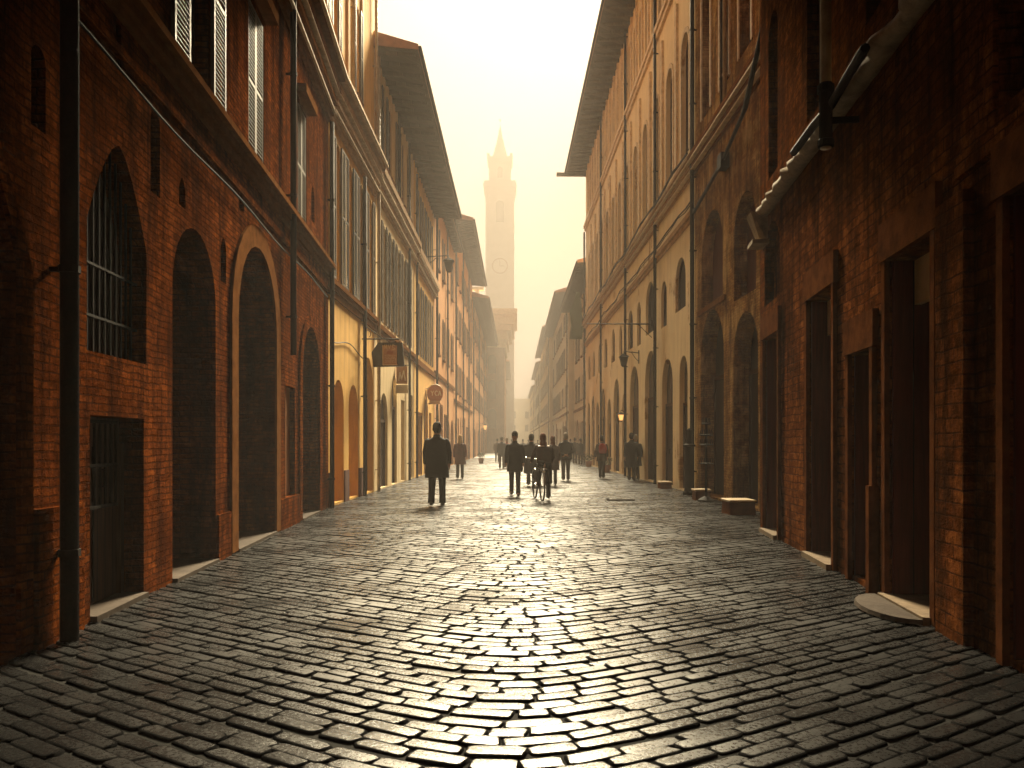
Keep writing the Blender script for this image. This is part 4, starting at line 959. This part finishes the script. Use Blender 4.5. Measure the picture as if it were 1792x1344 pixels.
mb.build('bracket', M['iron'], s1)

s2 = empty('hanging_banner', (-4.11, 28.9, 0), 0, 'narrow faded tan banner over a small yellow board, right of the black hanging sign', 'banner')
mb = MB(); mb.box(.02, .40, -.02, .02, 3.40, 4.0); mb.build('cloth', M['banner'], s2)
mb = MB(); mb.box(.0, .42, -.035, .035, 3.08, 3.36); mb.build('board', M['sign_cream'], s2)
mb = MB(); mb.tube([(0, 0, 4.03), (.45, 0, 4.03)], .014, 6); mb.build('bracket', M['iron'], s2)
mb = MB(); stroke(mb, [(.1, 3.5), (.14, 3.8), (.2, 3.55), (.27, 3.85), (.33, 3.5)], -.022, .02); mb.build('lettering', M['sign_cream'], s2)

s3 = empty('round_sign', (-4.12, 38.4, 0), 0, 'round red sign with a cream rim and letters on a curved arm', 'sign')
cx, cz = .43, 3.60; circ = [(cx+.36*math.cos(t), cz+.40*math.sin(t)) for t in [2*math.pi*k/32 for k in range(32)]]
low = [(x, max(z, cz-.30)) for x, z in circ]
mb = MB(); mb.prism(low, -.05, .05); mb.build('board', M['sign_red'], s3)
mb = MB(); n_ = 18; pts = [(cx+.38*math.cos(t), cz+.42*math.sin(t)) for t in [math.pi*(.08+.84*k/n_) for k in range(n_+1)]]; mb.tube([(x, -.02, z) for x, z in pts], .025, 6); mb.build('rim', M['sign_cream'], s3)
mb = MB(); mb.box(cx-.30, cx+.26, -.07, .05, cz-.46, cz-.41); mb.box(cx-.26, cx+.22, -.04, .04, cz-.41, cz-.30); mb.build('foot_board', M['sign_tan'], s3)
mb = MB(); lx = cx-.16
stroke(mb, [(lx-.02, cz+.14), (lx+.04, cz+.04), (lx+.10, cz+.14)], -.054, .018); stroke(mb, [(lx+.04, cz+.04), (lx+.04, cz-.08)], -.054, .018)
stroke(mb, [(lx+.28, cz+.11), (lx+.20, cz+.14), (lx+.15, cz+.03), (lx+.20, cz-.07), (lx+.28, cz-.05)], -.054, .018)
stroke(mb, [(lx+.31, cz-.08), (lx+.37, cz+.14), (lx+.43, cz-.08)], -.054, .018); stroke(mb, [(lx+.34, cz+.0), (lx+.40, cz+.0)], -.054, .015)
mb.build('lettering', M['sign_cream'], s3)
mb = MB(); mb.tube([(0, 0, cz+.25), (.1, 0, cz+.25)], .02, 6); mb.tube([(0, 0, cz-.8), (.05, 0, cz-.3), (.0, 0, cz+.2)], .03, 6); mb.build('bracket', M['pipe_pale'], s3)

# wall lanterns
def lantern(loc, side, label, lit=False, L=.75, big=1.0, scroll=True):
    r = empty('wall_lantern', loc, 0 if side == 'left' else math.pi, label, 'lantern')
    mb = MB(); mb.tube([(0, 0, 0), (L, 0, .06)], .018*big, 6); mb.tube([(0, 0, -.35), (L*.25, 0, -.2), (L*.5, 0, .02)], .013*big, 6)
    if scroll: mb.tube([(L*.35+.13*math.cos(t), 0, .2+.13*math.sin(t)) for t in [R(a) for a in range(-80, 220, 20)]], .011*big, 6)
    mb.box(-.01, .03, -.06, .06, -.42, .1); mb.tube([(L, 0, .06), (L, 0, -.06)], .01, 6); mb.build('bracket', M['iron'], r)
    mb = MB(); q = big
    mb.rings([[(L+a*w_*q, b*w_*q, z*q) for a, b in ((1, 1), (-1, 1), (-1, -1), (1, -1))] for w_, z in ((.17, -.16), (.19, -.15), (.05, -.04), (.02, -.03))]); mb.rings([[(L+a*w_*q, b*w_*q, z*q) for a, b in ((1, 1), (-1, 1), (-1, -1), (1, -1))] for w_, z in ((.09, -.50), (.10, -.47), (.06, -.54))])
    for a, b in ((1, 1), (-1, 1), (-1, -1), (1, -1)): mb.tube([(L+a*.15*q, b*.15*q, -.16*q), (L+a*.09*q, b*.09*q, -.48*q)], .008*q, 5)
    mb.build('cage', M['iron'], r)
    mb = MB(); mb.rings([[(L+a*w_*q, b*w_*q, z*q) for a, b in ((1, 1), (-1, 1), (-1, -1), (1, -1))] for w_, z in ((.14, -.165), (.082, -.47))]); mb.build('lamp_glass', M['lamp_glass'] if lit else M['glass'], r)
    return r
lantern((-4.12, 39.0, 9.9), 'left', 'unlit iron lantern on a scrolled arm high on the left, just above the cornice line', L=1.0, big=1.3)
lantern((-4.15, 96, 3.6), 'left', 'small lit lantern glowing orange far down the left wall', lit=True, L=.55, big=1.5, scroll=False)
lantern((4.72, 37.0, 2.75), 'right', 'lit lantern glowing orange under the arches on the right', lit=True, L=.22, big=.8, scroll=False)
lantern((4.75, 33.2, 4.9), 'right', 'unlit lantern hung below the long pole on the ochre palace', L=.6, scroll=False)
lantern((-3.78, 13.65, 3.4), 'left', 'small dark lantern on the orange-red brick wall beside the ringed arch', L=.12, big=.5, scroll=False) if False else None

# pole, drooping flag and cable on the right
pl = empty('flag_pole', (4.80, 30.3, 5.62), 0, 'thin dark pole sticking out level from the ochre palace above the arches', 'pole')
mb = MB(); mb.tube([(0, 0, 0), (-2.32, .3, .05)], [.028, .016], 8); mb.build('pole', M['iron'], pl); mb = MB(); mb.box(-.06, .02, -.08, .08, -.12, .12); mb.tube([(0, 0, -.5), (-.5, .06, 0)], .012, 6); mb.build('bracket', M['iron'], pl)
fl = empty('drooping_flag', (4.42, 55.6, 11.0), 0, 'dark green flag drooping at the far corner of the ochre palace', 'flag')
mb = MB(); mb.tube([(0, 0, -.3), (-.75, .2, .3)], .025, 6); mb.build('staff', M['iron'], fl)
mb = MB(); rr = []
for i in range(12):
    z = .25-i*.28; w_ = .1+.30*min(1, i/5); rr.append([(-.42-w_*.3+w_*math.cos(t)*(1+.15*math.sin(3*t+i)), .12+.07*math.sin(t), z) for t in [2*math.pi*k/16 for k in range(16)]])
mb.rings(rr); mb.build('cloth', M['green'], fl, smooth=True)
cb = empty('cable', (0, 0, 0), 0, 'thick black cable slanting down from the dark brick house to the ochre palace cornice', 'cable')
mb = MB(); mb.tube([(3.92, 12.9, 8.75), (4.15, 14.5, 8.35), (4.6, 17.3, 8.12), (4.78, 19.9, 7.95), (4.74, 22.9, 7.58)], .045, 8); mb.tube([(3.94, 12.9, 8.83), (4.2, 14.6, 8.42), (4.66, 17.3, 8.2), (4.8, 19.9, 8.0)], .022, 6)
mb.build('line', M['iron'], cb, smooth=True); mb = MB(); mb.box(4.70, 4.90, 19.7, 20.05, 7.78, 8.12); mb.build('junction_box', M['iron'], cb)
rnd = random.Random(4)
for j, (z, lab) in enumerate(((9.34, 'sagging cable bundle lying along the ochre palace cornice'), (8.1, 'thinner sagging cable strung below the ochre palace cornice'))):
    mb = MB(); pts = []; y_ = 23.0
    while y_ < 55: pts.append((YX(y_)-.30 if j == 0 else YX(y_)-.12, y_, z+rnd.uniform(-.05, .05)-.12*abs(math.sin(y_*.5)))); y_ += 1.0
    mb.tube(pts, .03 if j == 0 else .022, 6); mb.tube([(a-.03, b, c-.1+rnd.uniform(-.04, .04)) for a, b, c in pts], .014, 5)
    tag(mb.build('cable_bundle', M['iron']), lab, 'cable', 'cables along the ochre palace')
mb = MB(); pts = [(LX(y_)+.06, y_, 4.50+.03*math.sin(y_*1.3)) for y_ in [5+.5*k for k in range(27)]]; mb.tube(pts, .012, 6); tag(mb.build('wall_cable', M['iron']), 'thin dark cable pinned along the left brick wall under the stone course', 'cable')
# cables on yellow wall
mb = MB(); mb.tube([(-4.06, y_, 3.62+.18*math.sin((y_-18.7)*.8)**2) for y_ in [18.7+.3*k for k in range(14)]], .012, 6); tag(mb.build('wall_cable', M['iron']), 'thin sagging cable across the yellow wall above the two small arches', 'cable')

# iron post, stand, stone blocks by the right arches
po = empty('iron_post', (4.62, 22.9, 0), 0, 'black iron post with a narrower stepped top against the right wall', 'post')
mb = MB(); mb.lathe([(.17, 0), (.17, .08), (.14, .12), (.125, .2), (.12, 1.28), (.135, 1.30)], n=20); mb.build('shaft', M['iron'], po, smooth=False)
mb = MB(); mb.lathe([(.165, 1.302), (.165, 1.35), (.09, 1.38), (.065, 1.6), (.05, 1.72), (.06, 1.74), (.02, 1.79)], n=20); mb.build('cap', M['iron'], po)
sn = empty('iron_stand', (4.52, 20.4, 0), 0, 'tall black iron stand with stacked rings in front of the tall right arch', 'stand')
mb = MB(); mb.tube([(0, 0, 0), (0, 0, 2.0)], .03, 8); mb.lathe([(.20, 0), (.20, .04), (.05, .12)], n=14); mb.build('stem', M['iron'], sn)
for z, r_ in ((.9, .17), (1.35, .16), (1.58, .15), (1.85, .10)):
    mb = MB(); mb.lathe([(.03, z-.015), (r_, z-.01), (r_+.02, z+.015), (.03, z+.03)], n=14)
    for k in range(6): t = math.pi*k/3; mb.tube([(r_*math.cos(t), r_*math.sin(t), z), (r_*.8*math.cos(t), r_*.8*math.sin(t), z+.14)], .01, 5)
    mb.build('ring_tray', M['iron'], sn)
for i, (x_, y_, w_, d_, h_, lab) in enumerate(((4.52, 20.95, .36, .4, .27, 'low dark stone block with a pale top beside the iron stand'), (4.38, 16.9, .5, .62, .29, 'larger dark stone block with a pale top at the foot of the golden brick house'), (4.55, 26.3, .34, .5, .22, 'low stone block at the foot of the ochre palace just past the iron post'))):
    b_ = empty('stone_block', (x_, y_, 0), .03, lab, 'stone block', 'stone blocks along the right wall')
    mb = MB(); mb.rings([[(a*(w_/2-q), b*(d_/2-q), z) for a, b in ((1, 1), (-1, 1), (-1, -1), (1, -1))] for q, z in ((-.01, -.02), (0, .02), (.01, h_-.05))]); mb.build('block', M['stone_red'], b_)
    mb = MB(); mb.rings([[(a*(w_/2+q), b*(d_/2+q), z) for a, b in ((1, 1), (-1, 1), (-1, -1), (1, -1))] for q, z in ((.0, h_-.048), (.015, h_-.035), (.015, h_-.01), (.0, h_))]); mb.build('top_slab', M['stone_pale'], b_)
# flat drain cover
dc = empty('drain_cover', (2.52, 20.75, .0), .08, 'flat pale drain cover with a dark left end set in the cobbles', 'drain cover')
mb = MB(); mb.box(-.33, .33, -.1, .1, .0, .032); mb.build('frame', M['stone_grey'], dc)
mb = MB(); [mb.box(-.22+k*.09, -.17+k*.09, -.07, .07, .032, .038) for k in range(6)]; mb.build('slots', M['iron'], dc)
mb = MB(); mb.lathe([(.05, .03), (.05, .05), (.01, .055)], -.32, 0, 10); mb.build('lug', M['iron'], dc)
# potted plants
def pot(x, y, h, lab):
    r = empty('potted_plant', (x, y, 0), 0, lab, 'potted plant', 'potted plants')
    mb = MB(); mb.lathe([(.14, 0), (.19, .3), (.21, .3), (.21, .35), (.17, .35)], n=16); mb.build('pot', M['terracotta'], r)
    rn = random.Random(int(x*10+y)); lf = MB(); fl_ = MB()
    for k in range(150):
        v = Vector((rn.gauss(0, 1), rn.gauss(0, 1), rn.gauss(0, 1))).normalized()*rn.uniform(.12, .30); c = Vector((v.x, v.y, .55+v.z*.8))
        a = Vector((rn.uniform(-1, 1), rn.uniform(-1, 1), rn.uniform(-.5, 1))).normalized()*.06; b = a.cross(Vector((rn.uniform(-1, 1), rn.uniform(-1, 1), .3))).normalized()*.025
        (fl_ if k % 6 == 0 else lf).add([c-a, c+b, c+a, c-b], [(0, 1, 2, 3)])
    lf.build('leaves', M['green'], r); fl_.build('blossoms', M['blossom'], r)
pot(-2.45, 58, .7, 'potted plant with pale blossoms out in the street on the left, beyond the blond woman')
pot(4.15, 49.5, .7, 'potted plant with pale blossoms at the foot of the ochre palace near its far end')
pot(4.25, 40.5, .7, 'potted plant against the ochre palace between the backpacker and the lit lantern')
#==================================================================== AIR, SKY, SUN, CAMERA
SUN_EL, SUN_AZ = 39, 6     # azimuth measured from the street axis (+Y) towards +X
hz = MB(); hz.box(-70, 70, -40, 300, -1.2, 84)
m = bpy.data.materials.new('air'); m.use_nodes = True; nt = m.node_tree; nt.nodes.clear()
o_ = nt.nodes.new('ShaderNodeOutputMaterial'); v_ = nt.nodes.new('ShaderNodeVolumePrincipled')
v_.inputs['Color'].default_value = (.164, .150, .140, 1); v_.inputs['Density'].default_value = .0074; v_.inputs['Anisotropy'].default_value = .25
nt.links.new(v_.outputs[0], o_.inputs['Volume'])
tag(hz.build('haze', m), kind='stuff', label='pale golden mist filling the street', cat='haze')

w = bpy.data.worlds.new('World'); sc.world = w; w.use_nodes = True; nt = w.node_tree
bg = nt.nodes['Background']; sky = nt.nodes.new('ShaderNodeTexSky'); sky.sky_type = 'NISHITA'; sky.sun_disc = False
sky.sun_elevation = R(SUN_EL); sky.sun_rotation = R(SUN_AZ); sky.dust_density = 3.0; sky.air_density = 1.0; sky.ozone_density = .6; sky.altitude = 50
tint = nt.nodes.new('ShaderNodeMix'); tint.data_type = 'RGBA'; tint.blend_type = 'MULTIPLY'; tint.inputs[0].default_value = 1
tint.inputs[7].default_value = (.152, .124, .097, 1)
hs = nt.nodes.new('ShaderNodeHueSaturation'); hs.inputs['Saturation'].default_value = .3; nt.links.new(sky.outputs[0], hs.inputs['Color']); nt.links.new(hs.outputs[0], tint.inputs[6]); nt.links.new(tint.outputs[2], bg.inputs['Color']); bg.inputs['Strength'].default_value = .05

sd = bpy.data.lights.new('sun', 'SUN'); sd.energy = 5.0; sd.angle = R(25); sd.color = (1, .84, .55)
so = bpy.data.objects.new('sun', sd); COL.objects.link(so)
dv = Vector((math.sin(R(SUN_AZ))*math.cos(R(SUN_EL)), math.cos(R(SUN_AZ))*math.cos(R(SUN_EL)), math.sin(R(SUN_EL))))
so.rotation_euler = dv.to_track_quat('Z', 'Y').to_euler()

cd = bpy.data.cameras.new('camera'); cd.lens = 30; cd.sensor_width = 36; cd.shift_x = -.005; cd.shift_y = .0575; cd.clip_end = 3000; cd.clip_start = .05
co = bpy.data.objects.new('camera', cd); COL.objects.link(co); co.location = (0, 0, 1.4); co.rotation_euler = (R(90), 0, 0); sc.camera = co
sc.view_settings.view_transform = 'Standard'; sc.view_settings.look = 'None'; sc.view_settings.gamma = 1; sc.view_settings.exposure = 4.3
cy = sc.cycles; cy.use_denoising = True; cy.volume_bounces = 2; cy.max_bounces = 6; cy.diffuse_bounces = 4; cy.glossy_bounces = 3; cy.sample_clamp_indirect = 4
